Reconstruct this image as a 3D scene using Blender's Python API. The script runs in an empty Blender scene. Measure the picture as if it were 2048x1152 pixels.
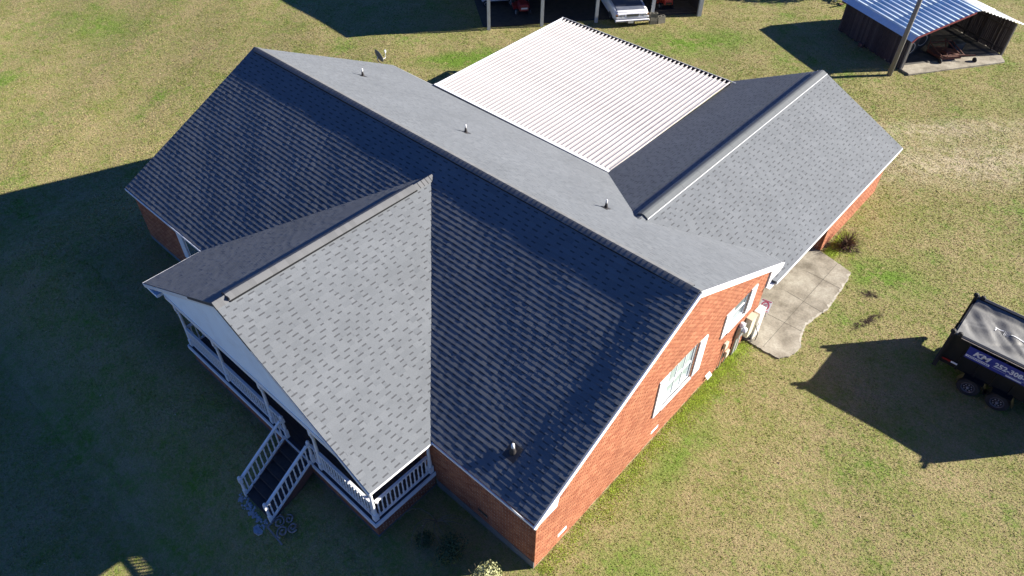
import bpy, math, random
import numpy as np
from mathutils import Vector, Matrix
random.seed(7); rng = np.random.default_rng(7)
sc = bpy.context.scene
COL = sc.collection
R = math.radians

# ------------------------------------------------------------------ camera, sky, sun, exposure
camd = bpy.data.cameras.new('camera'); cam = bpy.data.objects.new('camera', camd); COL.objects.link(cam)
camd.lens = 25.678; camd.sensor_width = 36; camd.clip_end = 6000; camd.clip_start = .1
CAMP = Vector((27.982, -7.579, 20.870))
_m = Matrix(((0.74201167, -0.47167544, 0.4763832), (0.67033307, 0.51301741, -0.53615923), (0.00850027, 0.71717182, 0.69684455)))
cam.matrix_world = Matrix.Translation(CAMP) @ _m.to_4x4()
sc.camera = cam
SUN_AZ, SUN_T = R(49.0), 2.30
SUN_EL = math.atan(1 / SUN_T)
SDIR = Vector((math.cos(SUN_AZ) * math.cos(SUN_EL), math.sin(SUN_AZ) * math.cos(SUN_EL), math.sin(SUN_EL)))
world = bpy.data.worlds.new('World'); sc.world = world; world.use_nodes = True
wn = world.node_tree.nodes; wl = world.node_tree.links
sky = wn.new('ShaderNodeTexSky'); sky.sky_type = 'NISHITA'; sky.sun_disc = False
sky.sun_elevation = SUN_EL; sky.sun_rotation = R(90) - SUN_AZ; sky.air_density = .8; sky.dust_density = 0.; sky.ozone_density = 6.0
bg = wn['Background']; bg.inputs['Strength'].default_value = 0.05
wb = wn.new('ShaderNodeMix'); wb.data_type = 'RGBA'; wb.blend_type = 'MULTIPLY'; wb.inputs[0].default_value = 1; wb.inputs[7].default_value = (.47, .67, 1.02, 1)   # camera balanced for the sun
wl.new(sky.outputs[0], wb.inputs[6]); wl.new(wb.outputs[2], bg.inputs['Color'])
sund = bpy.data.lights.new('sun', 'SUN'); sun = bpy.data.objects.new('sun', sund); COL.objects.link(sun)
sund.energy = 5.0; sund.angle = R(.5); sund.color = (1.0, .93, .82)
sun.rotation_euler = SDIR.to_track_quat('Z', 'Y').to_euler(); sun.location = (40, 40, 60)
sc.view_settings.view_transform = 'Standard'; sc.view_settings.look = 'None'
sc.view_settings.exposure = 1.55; sc.view_settings.gamma = 1.0; sc.view_settings.use_curve_mapping = False

# ------------------------------------------------------------------ materials
MATS = {}
def newmat(name):
    m = bpy.data.materials.new(name); m.use_nodes = True
    return m, m.node_tree.nodes, m.node_tree.links, m.node_tree.nodes['Principled BSDF']
def mat(name, col, rough=.7, metal=0., var=.15, scale=6., bump=0., bscale=60., stretch=(1, 1, 1), dirt=None, dirts=1.5, dirta=.5, spec=.5):
    """plain procedural material: base colour with multi-scale noise variation, optional dirt blotches and bump"""
    if name in MATS: return MATS[name]
    m, n, l, b = newmat(name)
    tc = n.new('ShaderNodeTexCoord'); mp = n.new('ShaderNodeMapping'); mp.inputs['Scale'].default_value = stretch
    l.new(tc.outputs['Object'], mp.inputs[0])
    nz = n.new('ShaderNodeTexNoise'); nz.inputs['Scale'].default_value = scale; nz.inputs['Detail'].default_value = 6; nz.inputs['Roughness'].default_value = .65
    l.new(mp.outputs[0], nz.inputs['Vector'])
    mr = n.new('ShaderNodeMapRange'); mr.inputs[1].default_value = .25; mr.inputs[2].default_value = .75
    mr.inputs[3].default_value = 1 - var; mr.inputs[4].default_value = 1 + var
    l.new(nz.outputs[0], mr.inputs[0])
    vm = n.new('ShaderNodeVectorMath'); vm.operation = 'SCALE'; vm.inputs[0].default_value = col
    l.new(mr.outputs[0], vm.inputs['Scale']); out = vm.outputs[0]
    if dirt:
        n2 = n.new('ShaderNodeTexNoise'); n2.inputs['Scale'].default_value = dirts; n2.inputs['Detail'].default_value = 8; n2.inputs['Roughness'].default_value = .7
        l.new(mp.outputs[0], n2.inputs['Vector'])
        r2 = n.new('ShaderNodeMapRange'); r2.inputs[1].default_value = .48; r2.inputs[2].default_value = .72; r2.inputs[4].default_value = dirta
        l.new(n2.outputs[0], r2.inputs[0])
        mx = n.new('ShaderNodeMix'); mx.data_type = 'RGBA'; l.new(r2.outputs[0], mx.inputs[0]); l.new(out, mx.inputs[6]); mx.inputs[7].default_value = (*dirt, 1)
        out = mx.outputs[2]
    l.new(out, b.inputs['Base Color'])
    b.inputs['Roughness'].default_value = rough; b.inputs['Metallic'].default_value = metal; b.inputs['Specular IOR Level'].default_value = spec
    if bump:
        n3 = n.new('ShaderNodeTexNoise'); n3.inputs['Scale'].default_value = bscale; n3.inputs['Detail'].default_value = 4
        l.new(mp.outputs[0], n3.inputs['Vector'])
        bp = n.new('ShaderNodeBump'); bp.inputs['Strength'].default_value = bump; bp.inputs['Distance'].default_value = .02
        l.new(n3.outputs[0], bp.inputs['Height']); l.new(bp.outputs[0], b.inputs['Normal'])
    MATS[name] = m; return m
def toned(name, c0, c1, cdark=None, rough=.85, var=.12, scale=90., blotch=.0, spec=.3):
    """per-piece colour: attribute 'tone' 0..1 blends c0..c1; tone > 1.5 is the printed dark band"""
    m, n, l, b = newmat(name)
    at = n.new('ShaderNodeAttribute'); at.attribute_name = 'tone'
    mx = n.new('ShaderNodeMix'); mx.data_type = 'RGBA'; mx.clamp_factor = True
    l.new(at.outputs['Fac'], mx.inputs[0]); mx.inputs[6].default_value = (*c0, 1); mx.inputs[7].default_value = (*c1, 1)
    out = mx.outputs[2]
    if cdark:
        gt = n.new('ShaderNodeMath'); gt.operation = 'GREATER_THAN'; gt.inputs[1].default_value = 1.5; l.new(at.outputs['Fac'], gt.inputs[0])
        m2 = n.new('ShaderNodeMix'); m2.data_type = 'RGBA'; l.new(gt.outputs[0], m2.inputs[0]); l.new(out, m2.inputs[6]); m2.inputs[7].default_value = (*cdark, 1)
        out = m2.outputs[2]
    geo = n.new('ShaderNodeNewGeometry')
    nz = n.new('ShaderNodeTexNoise'); nz.inputs['Scale'].default_value = scale; nz.inputs['Detail'].default_value = 3
    l.new(geo.outputs['Position'], nz.inputs['Vector'])
    mr = n.new('ShaderNodeMapRange'); mr.inputs[1].default_value = .3; mr.inputs[2].default_value = .7; mr.inputs[3].default_value = 1 - var; mr.inputs[4].default_value = 1 + var
    l.new(nz.outputs[0], mr.inputs[0])
    fac = mr.outputs[0]
    if blotch:
        n4 = n.new('ShaderNodeTexNoise'); n4.inputs['Scale'].default_value = .55; n4.inputs['Detail'].default_value = 5; n4.inputs['Roughness'].default_value = .6
        l.new(geo.outputs['Position'], n4.inputs['Vector'])
        m4 = n.new('ShaderNodeMapRange'); m4.inputs[1].default_value = .3; m4.inputs[2].default_value = .7; m4.inputs[3].default_value = 1 - blotch; m4.inputs[4].default_value = 1 + blotch
        l.new(n4.outputs[0], m4.inputs[0])
        mm = n.new('ShaderNodeMath'); mm.operation = 'MULTIPLY'; l.new(fac, mm.inputs[0]); l.new(m4.outputs[0], mm.inputs[1]); fac = mm.outputs[0]
    vm = n.new('ShaderNodeVectorMath'); vm.operation = 'SCALE'; l.new(out, vm.inputs[0]); l.new(fac, vm.inputs['Scale'])
    l.new(vm.outputs[0], b.inputs['Base Color']); b.inputs['Roughness'].default_value = rough; b.inputs['Specular IOR Level'].default_value = spec
    MATS[name] = m; return m

M_SH = toned('asphalt_shingle', (.120, .131, .144), (.150, .162, .176), cdark=(.066, .070, .078), var=.16, scale=70, blotch=.07, rough=.9)
M_CAP = toned('ridge_cap_shingle', (.115, .118, .122), (.150, .153, .158), var=.12, scale=70)
M_BR = toned('red_brick', (.26, .088, .046), (.40, .168, .090), var=.14, scale=30, blotch=.10)
M_MORTAR = mat('mortar', (.68, .60, .50), .95, var=.12, scale=3, bump=.2)
M_WHITE = mat('white_trim_paint', (.74, .75, .77), .5, var=.05, scale=2, dirt=(.50, .50, .48), dirts=3, dirta=.25)
M_DECK = mat('roof_sheathing', (.06, .06, .065), .9)
M_MORTR2 = mat('parged_foundation', (.17, .165, .16), .95, var=.2, scale=2.5, dirt=(.07, .075, .06), dirts=2)
M_GLASS = mat('window_glass', (.10, .14, .15), .08, var=.1, spec=.8); M_PANE = mat('curtain_and_sky_pane', (.30, .37, .38), .12, var=.35, scale=1.5, stretch=(1, 6, .6), spec=.8)  # pane colour holds the pale curtain and a painted sky reflection
M_CURT = mat('curtain', (.55, .60, .60), .8, var=.12, scale=8, stretch=(1, 6, 1))
M_BLACK = mat('black_paint', (.012, .012, .013), .35, var=.2)
M_MATB = mat('matt_black_steel', (.015, .015, .016), .8, var=.2)
M_RUB = mat('tyre_rubber', (.02, .02, .021), .8, var=.2)
M_STEEL = mat('galvanised_steel', (.38, .39, .40), .45, .6, var=.15)
M_WOOD_D = mat('weathered_dark_wood', (.055, .043, .036), .9, var=.45, scale=5, stretch=(3, 3, .4), bump=.3)
M_CONC = None

# ------------------------------------------------------------------ mesh builder
class MB:
    def __init__(s): s.v = []; s.f = []; s.t = []
    def add(s, vs, fs, tone=.5):
        o = len(s.v); s.v.extend([tuple(x) for x in vs]); s.f.extend([tuple(i + o for i in f) for f in fs])
        s.t.extend(tone if isinstance(tone, list) else [tone] * len(fs)); return s
    def box(s, c, d, ax=None, tone=.5, taper=1.):
        """c centre, d full sizes, ax optional 3 axes"""
        X, Y, Z = ax if ax else (Vector((1, 0, 0)), Vector((0, 1, 0)), Vector((0, 0, 1)))
        c = Vector(c); vs = []
        for k in (-1, 1):
            q = taper if k > 0 else 1.
            for a, b in ((-1, -1), (1, -1), (1, 1), (-1, 1)):
                vs.append(c + X * (a * d[0] / 2 * q) + Y * (b * d[1] / 2 * q) + Z * (k * d[2] / 2))
        return s.add(vs, [(3, 2, 1, 0), (4, 5, 6, 7), (0, 1, 5, 4), (1, 2, 6, 5), (2, 3, 7, 6), (3, 0, 4, 7)], tone)
    def bx(s, x0, x1, y0, y1, z0, z1, tone=.5):
        return s.box(((x0 + x1) / 2, (y0 + y1) / 2, (z0 + z1) / 2), (abs(x1 - x0), abs(y1 - y0), abs(z1 - z0)), tone=tone)
    def beam(s, a, b, w, h, up=(0, 0, 1), tone=.5):
        a = Vector(a); b = Vector(b); d = (b - a); L = d.length; d.normalize()
        sd = d.cross(Vector(up)).normalized(); u = sd.cross(d).normalized()
        return s.box((a + b) / 2, (L, w, h), (d, sd, u), tone)
    def tube(s, pts, r, n=8, cap=True, tone=.5):
        pts = [Vector(p) for p in pts]; rs = r if isinstance(r, (list, tuple)) else [r] * len(pts)
        o = []; vs = []
        for i, p in enumerate(pts):
            d = (pts[min(i + 1, len(pts) - 1)] - pts[max(i - 1, 0)]).normalized()
            ref = Vector((0, 0, 1)) if abs(d.z) < .9 else Vector((1, 0, 0))
            a = d.cross(ref).normalized(); b = a.cross(d).normalized()
            for k in range(n):
                t = 2 * math.pi * k / n; vs.append(p + (a * math.cos(t) + b * math.sin(t)) * rs[i])
        fs = [(i * n + k, i * n + (k + 1) % n, (i + 1) * n + (k + 1) % n, (i + 1) * n + k) for i in range(len(pts) - 1) for k in range(n)]
        if cap: fs += [tuple(range(n))[::-1], tuple((len(pts) - 1) * n + k for k in range(n))]
        return s.add(vs, fs, tone)
    def lathe(s, base, axis, prof, n=16, tone=.5):
        """prof: list of (distance along axis, radius)"""
        base = Vector(base); ax = Vector(axis).normalized()
        return s.tube2([base + ax * d for d, r in prof], [r for d, r in prof], ax, n, tone)
    def tube2(s, pts, rs, ax, n, tone=.5):
        ref = Vector((0, 0, 1)) if abs(ax.z) < .9 else Vector((1, 0, 0))
        a = ax.cross(ref).normalized(); b = a.cross(ax).normalized(); vs = []
        for p, r in zip(pts, rs):
            for k in range(n):
                t = 2 * math.pi * k / n; vs.append(p + (a * math.cos(t) + b * math.sin(t)) * max(r, 1e-4))
        fs = [(i * n + k, i * n + (k + 1) % n, (i + 1) * n + (k + 1) % n, (i + 1) * n + k) for i in range(len(pts) - 1) for k in range(n)]
        fs += [tuple(range(n))[::-1], tuple((len(pts) - 1) * n + k for k in range(n))]
        return s.add(vs, fs, tone)
    def prism(s, poly, depth, tone=.5):
        """poly: 3D polygon points CCW seen from the outside; depth: Vector extrusion (inwards)"""
        n = len(poly); poly = [Vector(p) for p in poly]; D = Vector(depth)
        vs = poly + [p + D for p in poly]
        return s.add(vs, [tuple(range(n)), tuple(range(2 * n - 1, n - 1, -1))] + [(i, i + n, (i + 1) % n + n, (i + 1) % n) for i in range(n)], tone)
    def mesh(s, name, m):
        me = bpy.data.meshes.new(name); me.from_pydata(s.v, [], s.f); me.update()
        a = me.attributes.new('tone', 'FLOAT', 'FACE'); a.data.foreach_set('value', np.array(s.t, dtype=np.float32))
        if m: me.materials.append(m)
        return me
    def build(s, name, m, parent=None, smooth=False, bevel=0):
        o = bpy.data.objects.new(name, s.mesh(name, m)); COL.objects.link(o)
        if parent: link_parent(o, parent)
        if smooth:
            o.data.polygons.foreach_set('use_smooth', [True] * len(o.data.polygons))
        if bevel:
            b = o.modifiers.new('b', 'BEVEL'); b.width = bevel; b.segments = 2; b.limit_method = 'ANGLE'
        return o
def world_of(o):
    m = o.matrix_basis.copy()
    while o.parent:
        m = o.parent.matrix_basis @ o.matrix_parent_inverse @ m; o = o.parent
    return m
def link_parent(o, p):
    """parent keeping world placement (all parts are modelled in world coordinates)"""
    o.parent = p; o.matrix_parent_inverse = world_of(p).inverted()
def thing(name, label, cat, loc=(0, 0, 0), group=None):
    o = bpy.data.objects.new(name, None); COL.objects.link(o); o.location = loc; o.empty_display_size = .3
    o['label'] = label; o['category'] = cat
    if group: o['group'] = group
    return o
def tag(o, label, cat, group=None, kind=None):
    if label: o['label'] = label
    if cat: o['category'] = cat
    if group: o['group'] = group
    if kind: o['kind'] = kind
    return o
def V(*a): return Vector(a)
def clip_poly(poly, clip):
    """Sutherland-Hodgman, both lists of (u,v); clip convex CCW"""
    out = list(poly)
    for i in range(len(clip)):
        if len(out) < 3: return []
        ax, ay = clip[i]; bx, by = clip[(i + 1) % len(clip)]
        ex, ey = bx - ax, by - ay; inp = out; out = []
        sd = [ex * (p[1] - ay) - ey * (p[0] - ax) for p in inp]
        for j in range(len(inp)):
            k = (j + 1) % len(inp); a, b = sd[j], sd[k]
            if a >= -1e-9: out.append(inp[j])
            if (a > 1e-9 and b < -1e-9) or (a < -1e-9 and b > 1e-9):
                t = a / (a - b); out.append((inp[j][0] + t * (inp[k][0] - inp[j][0]), inp[j][1] + t * (inp[k][1] - inp[j][1])))
    ar = sum(out[i][0] * out[(i + 1) % len(out)][1] - out[(i + 1) % len(out)][0] * out[i][1] for i in range(len(out))) if len(out) > 2 else 0
    return out if ar > 2e-4 else []
def ccw(p):
    ar = sum(p[i][0] * p[(i + 1) % len(p)][1] - p[(i + 1) % len(p)][0] * p[i][1] for i in range(len(p)))
    return p if ar > 0 else p[::-1]
def inside(pt, poly):
    return all((b[0] - a[0]) * (pt[1] - a[1]) - (b[1] - a[1]) * (pt[0] - a[0]) >= 0 for a, b in zip(poly, poly[1:] + poly[:1]))

# ------------------------------------------------------------------ terrain
def sstep(a, b, x):
    t = np.clip((x - a) / (b - a), 0, 1); return t * t * (3 - 2 * t)
def ground_z(x, y):
    x = np.asarray(x, dtype=float); y = np.asarray(y, dtype=float)
    f = 1 - sstep(-7.4, -2.4, y)
    g = (1 - sstep(-7.5, -.6, x)) * (1 - sstep(3.5, 20, y))
    drop = -(1.56 * f * (1 - sstep(19, 26, x)) + 1.1 * g * (1 - f))
    und = .03 * np.sin(x * .35 + 1) * np.sin(y * .28) + .02 * np.sin(x * .9 + y * .7)
    far = sstep(0, 3, np.maximum(np.maximum(x - 24.5, -1.5 - x), np.maximum(y - 26, -4.5 - y)))
    return drop + und * far
def gz(x, y): return float(ground_z(x, y))

def translucent(m, col_out, f):
    n, l = m.node_tree.nodes, m.node_tree.links; b = n['Principled BSDF']; o = n['Material Output']
    t = n.new('ShaderNodeBsdfTranslucent'); l.new(col_out, t.inputs[0]); mx = n.new('ShaderNodeMixShader'); mx.inputs[0].default_value = f
    l.new(b.outputs[0], mx.inputs[1]); l.new(t.outputs[0], mx.inputs[2]); l.new(mx.outputs[0], o.inputs[0])
def lawn_material(name, blades=False):
    m, n, l, b = newmat(name)
    geo = n.new('ShaderNodeNewGeometry'); P = geo.outputs['Position']
    def noise(scale, det=6, rough=.6, off=(0, 0, 0), st=(1, 1, 1)):
        mp = n.new('ShaderNodeMapping'); mp.inputs['Location'].default_value = off; mp.inputs['Scale'].default_value = st; l.new(P, mp.inputs[0])
        z = n.new('ShaderNodeTexNoise'); z.inputs['Scale'].default_value = scale; z.inputs['Detail'].default_value = det; z.inputs['Roughness'].default_value = rough
        l.new(mp.outputs[0], z.inputs['Vector']); return z.outputs[0]
    def rng_(x, a, b_, c=0., d=1.):
        r = n.new('ShaderNodeMapRange'); r.inputs[1].default_value = a; r.inputs[2].default_value = b_; r.inputs[3].default_value = c; r.inputs[4].default_value = d; l.new(x, r.inputs[0]); return r.outputs[0]
    def mix(f, a, b_):
        x = n.new('ShaderNodeMix'); x.data_type = 'RGBA'
        for s_, i in ((f, 0), (a, 6), (b_, 7)):
            if isinstance(s_, tuple): x.inputs[i].default_value = (*s_, 1)
            elif isinstance(s_, float): x.inputs[i].default_value = s_
            else: l.new(s_, x.inputs[i])
        return x.outputs[2]
    def mul(a, b_):
        x = n.new('ShaderNodeMath'); x.operation = 'MULTIPLY'; l.new(a, x.inputs[0])
        if isinstance(b_, float): x.inputs[1].default_value = b_
        else: l.new(b_, x.inputs[1])
        return x.outputs[0]
    olive, straw, green, soil, sand = (.185, .208, .048), (.325, .262, .132), (.135, .225, .030), (.21, .155, .09), (.46, .39, .26)
    c = mix(rng_(noise(.55, 9, .72), .38, .62), olive, straw)
    c = mix(mul(rng_(noise(2.6, 6, .7, (31, 5, 0)), .45, .62), .6), c, straw)
    c = mix(rng_(noise(.33, 8, .75, (7, 3, 0)), .54, .66), c, green)
    c = mix(mul(rng_(noise(1.9, 7, .7, (3, 17, 0)), .55, .68), .8), c, green)
    c = mix(mul(rng_(noise(1.1, 8, .7, (13, 40, 0)), .60, .72), .7), c, soil)
    c = mix(mul(rng_(noise(7., 6, .75, (2, 8, 0)), .47, .60), .55), c, (.34, .265, .150))
    c = mix(mul(rng_(noise(9., 6, .75, (12, 3, 0)), .50, .62), .6), c, (.155, .225, .042))
    # sparse sandy track behind the wing
    sep = n.new('ShaderNodeSeparateXYZ'); l.new(P, sep.inputs[0])
    def blob(cx, cy, rx, ry, ang=0.):
        mp = n.new('ShaderNodeMapping'); mp.vector_type = 'TEXTURE'; mp.inputs['Location'].default_value = (cx, cy, 0); mp.inputs['Rotation'].default_value = (0, 0, ang); mp.inputs['Scale'].default_value = (rx, ry, 1e4)
        l.new(P, mp.inputs[0]); g = n.new('ShaderNodeTexGradient'); g.gradient_type = 'SPHERICAL'; l.new(mp.outputs[0], g.inputs[0]); return g.outputs[0]
    for cx, cy, rx, ry, an, amt in ((24.5, 30.5, 11, 2.6, .75, 1.3), (22.5, 33., 8, 1.3, .8, 1.2), (15.4, 31.5, 2.2, 1.2, .3, 1.2), (29, 36, 12, 4, .7, .5)):
        fblob = blob(cx, cy, rx, ry, an); nn = rng_(noise(2.2, 7, .75, (9, 9, 1)), .36, .62)
        c = mix(mul(mul(fblob, nn), amt), c, sand)
    for cx, cy, rx, ry, an, amt in ((-1.5, 21.5, 4.0, 1.5, .9, 2.), (1.8, 20.5, 3.4, 1.2, .8, 1.6), (-24, 9, 5, 2.5, .3, 1.), (7.2, 32.5, 6, 2.4, .85, 1.3), (23.2, 6.2, 3.2, .9, 1.57, .9), (24.6, 19.5, 3, 1.6, .4, 1.3), (31, 44, 12, 2.4, .7, .9), (24.4, 2., 1.8, 2.4, .3, .6)):
        fblob = blob(cx, cy, rx, ry, an); nn = rng_(noise(1.6, 7, .75, (4, 19, 1)), .36, .55)
        c = mix(mul(mul(fblob, nn), amt), c, green)
    for cx, cy, rx, ry, an, amt in ((24.7, 18.1, .55, .28, .4, 3.), (25.25, 16.5, 1.1, .22, 1.2, 3.), (22.9, 20.3, .6, .5, 0., 3.)):
        fblob = blob(cx, cy, rx, ry, an); nn = rng_(noise(5., 6, .7, (4, 1, 1)), .42, .58)
        c = mix(mul(mul(fblob, nn), amt), c, (.035, .024, .016))
    if blades:
        rn = rng_(geo.outputs['Random Per Island'], 0, 1, .55, 1.55)
        tint = mix(rng_(geo.outputs['Random Per Island'], .72, 1.), c, mix(.55, c, (.36, .30, .16)))
        v = n.new('ShaderNodeVectorMath'); v.operation = 'SCALE'; l.new(tint, v.inputs[0]); l.new(rn, v.inputs['Scale']); c = v.outputs[0]
    else:
        fine = rng_(noise(22, 5, .75, (1, 2, 3)), .3, .7, .62, 1.35)
        v = n.new('ShaderNodeVectorMath'); v.operation = 'SCALE'; l.new(c, v.inputs[0]); l.new(fine, v.inputs['Scale']); c = v.outputs[0]
        bp = n.new('ShaderNodeBump'); bp.inputs['Strength'].default_value = .7; bp.inputs['Distance'].default_value = .08
        l.new(noise(9, 8, .75, (5, 5, 5)), bp.inputs['Height']); l.new(bp.outputs[0], b.inputs['Normal'])
    l.new(c, b.inputs['Base Color']); b.inputs['Roughness'].default_value = .9; b.inputs['Specular IOR Level'].default_value = .15
    if blades: translucent(m, c, .35)
    return m
M_LAWN = lawn_material('lawn_ground'); M_BLADE = lawn_material('grass_blades', True)

def make_ground():
    xs = np.unique(np.concatenate([np.linspace(-1500, -60, 14), np.arange(-60, 60, .6), np.linspace(60, 1500, 14)]))
    ys = np.unique(np.concatenate([np.linspace(-1500, -30, 14), np.arange(-30, 80, .6), np.linspace(80, 1500, 14)]))
    X, Y = np.meshgrid(xs, ys); Z = ground_z(X, Y)
    nx, ny = len(xs), len(ys)
    v = np.stack([X, Y, Z], -1).reshape(-1, 3)
    i = (np.arange(ny - 1)[:, None] * nx + np.arange(nx - 1)[None]).reshape(-1)
    f = np.stack([i, i + 1, i + nx + 1, i + nx], -1)
    me = bpy.data.meshes.new('ground'); me.from_pydata(v.tolist(), [], f.tolist()); me.materials.append(M_LAWN); me.update()
    me.polygons.foreach_set('use_smooth', [True] * len(me.polygons))
    o = bpy.data.objects.new('ground', me); COL.objects.link(o); o['kind'] = 'structure'
make_ground()

SLAB = [(22.10, 12.42), (22.95, 12.36), (23.62, 12.40), (23.9, 12.85), (23.98, 13.45), (23.72, 14.1), (23.6, 14.7), (23.72, 15.4), (23.86, 16.1), (23.80, 17.0), (23.74, 18.0), (23.62, 18.78), (22.9, 19.0), (22.02, 19.22), (18.0, 19.22), (18.0, 12.42)]
SHEDP = [(-3.6, 25.5), (5.2, 36.7), (.2, 41), (-8.8, 29.4)]
NOGRASS = [((-.1, .1, 22.12, 14.4), 0), ((7.6, -2.3, 18.05, .2), 0), ((13.8, 12, 22.0, 25.4), 0)]
def mesh_tris(name, V3, m):
    n = len(V3) // 3
    me = bpy.data.meshes.new(name); me.vertices.add(n * 3); me.vertices.foreach_set('co', V3.astype(np.float32).reshape(-1))
    me.loops.add(n * 3); me.loops.foreach_set('vertex_index', np.arange(n * 3, dtype=np.int32))
    me.polygons.add(n); me.polygons.foreach_set('loop_start', np.arange(0, n * 3, 3, dtype=np.int32)); me.polygons.foreach_set('loop_total', np.full(n, 3, dtype=np.int32))
    me.update(calc_edges=True); me.materials.append(m)
    o = bpy.data.objects.new(name, me); COL.objects.link(o); return o
def blades(x, y, h, w):
    n = len(x); z = ground_z(x, y)
    a = rng.uniform(0, 2 * np.pi, n); hh = h * rng.uniform(.5, 1.3, n); ww = w * rng.uniform(.6, 1.4, n)
    ln = rng.uniform(.2, 1.1, n) * hh; la = rng.uniform(0, 2 * np.pi, n)
    p0 = np.stack([x - np.cos(a) * ww / 2, y - np.sin(a) * ww / 2, z - .005], -1)
    p1 = np.stack([x + np.cos(a) * ww / 2, y + np.sin(a) * ww / 2, z - .005], -1)
    p2 = np.stack([x + np.cos(la) * ln, y + np.sin(la) * ln, z + hh], -1)
    return np.stack([p0, p1, p2], 1).reshape(-1, 3)
def in_poly_np(x, y, poly):
    r = np.zeros(len(x), bool)
    for (x0, y0), (x1, y1) in zip(poly, poly[1:] + poly[:1]):
        c = ((y0 > y) != (y1 > y)); r ^= c & (x < (x1 - x0) * (y - y0) / ((y1 - y0) + 1e-12) + x0)
    return r
# visible patch of lawn (a trapezoid on the ground), plus a margin
VIS = [(-50, 0), (-20, -6), (9, -14), (38, 8), (37, 32), (23, 62), (-10, 42), (-38, 24)]
BARN_SLAB = [(18.2, 38.1), (18.9, 37.75), (22.6, 43.3), (22.1, 44.2), (17.3, 47.2), (13.3, 40.9)]
def lawn_points(n):
    x = rng.uniform(-50, 38, n * 4); y = rng.uniform(-14, 62, n * 4)
    k = in_poly_np(x, y, VIS) & ~in_poly_np(x, y, SLAB) & ~in_poly_np(x, y, BARN_SLAB) & ~in_poly_np(x, y, SHEDP)
    for (a, b, c, d), _ in NOGRASS: k &= ~((x > a) & (x < c) & (y > b) & (y < d))
    # thinner with distance from the camera
    dist = np.sqrt((x - CAMP.x) ** 2 + (y - CAMP.y) ** 2 + CAMP.z ** 2)
    k &= rng.uniform(0, 1, len(x)) < np.clip(26 / dist, .3, 1) ** 1.3
    return x[k][:n], y[k][:n], dist[k][:n]
gx, gy, gd = lawn_points(760000)
tri = blades(gx, gy, .020 * np.clip(gd / 26, 1, 1.6), .035 * np.clip(gd / 26, 1, 1.8))
tag(mesh_tris('lawn_grass', tri, M_BLADE), 'short patchy green and straw coloured lawn around the brick house', 'grass', kind='stuff')

# weeds along the foundation and other lush spots
M_WEED = mat('weed_leaf', (.46, .58, .10), .8, var=.4, scale=3); translucent(M_WEED, M_WEED.node_tree.nodes['Principled BSDF'].inputs['Base Color'].links[0].from_socket, .45)
def weeds(n, pts, sx, h):
    k = rng.integers(0, len(pts), n); p = np.array(pts)[k]
    x = p[:, 0] + rng.normal(0, sx, n); y = p[:, 1] + rng.normal(0, sx, n)
    ok = ~((x < 22.16) & (y > -.1) & (y < 25.5) & (x > -.2)) & ~in_poly_np(x, y, SLAB) & ~in_poly_np(x, y, BARN_SLAB)
    return blades(x[ok], y[ok], h, h * .8)
strip = [(22.18 + rng.exponential(.20), yy) for yy in np.concatenate([rng.uniform(0.2, 12.3, 260), rng.uniform(7.5, 12.4, 160)])]
w1 = weeds(20000, strip, .12, .032)
w2 = weeds(5000, [(22.3 + rng.exponential(.15), yy) for yy in rng.uniform(19.3, 21.2, 40)], .14, .035)
tag(mesh_tris('wall_weeds', np.concatenate([w1, w2]), M_WEED), 'strip of bright yellow green weeds along the foot of the sunlit brick wall', 'weeds', kind='stuff')

# scattered broad leaved clumps in the lawn
M_CLUMP = mat('clover_leaf', (.26, .38, .07), .8, var=.45, scale=.8); translucent(M_CLUMP, M_CLUMP.node_tree.nodes['Principled BSDF'].inputs['Base Color'].links[0].from_socket, .35)
k_ = rng.integers(0, len(gx), 2600); cx = np.repeat(gx[k_], 16) + rng.normal(0, .07, 2600 * 16); cy = np.repeat(gy[k_], 16) + rng.normal(0, .07, 2600 * 16)
ok = ~((cx < 22.16) & (cy > -.1) & (cy < 25.5) & (cx > -.2)) & ~in_poly_np(cx, cy, SLAB)
tag(mesh_tris('clover_clumps', blades(cx[ok], cy[ok], .02, .05), M_CLUMP), 'small green clumps of clover and weeds dotted through the lawn', 'weeds', kind='stuff')

k_ = rng.integers(0, len(gx), 900)
tag(mesh_tris('fallen_leaves', blades(gx[k_], gy[k_], .03, .09), mat('pale_dry_leaf', (.55, .46, .33), .8, var=.4, scale=2)), 'pale dry leaves scattered over the lawn', 'leaves', kind='stuff')

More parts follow.
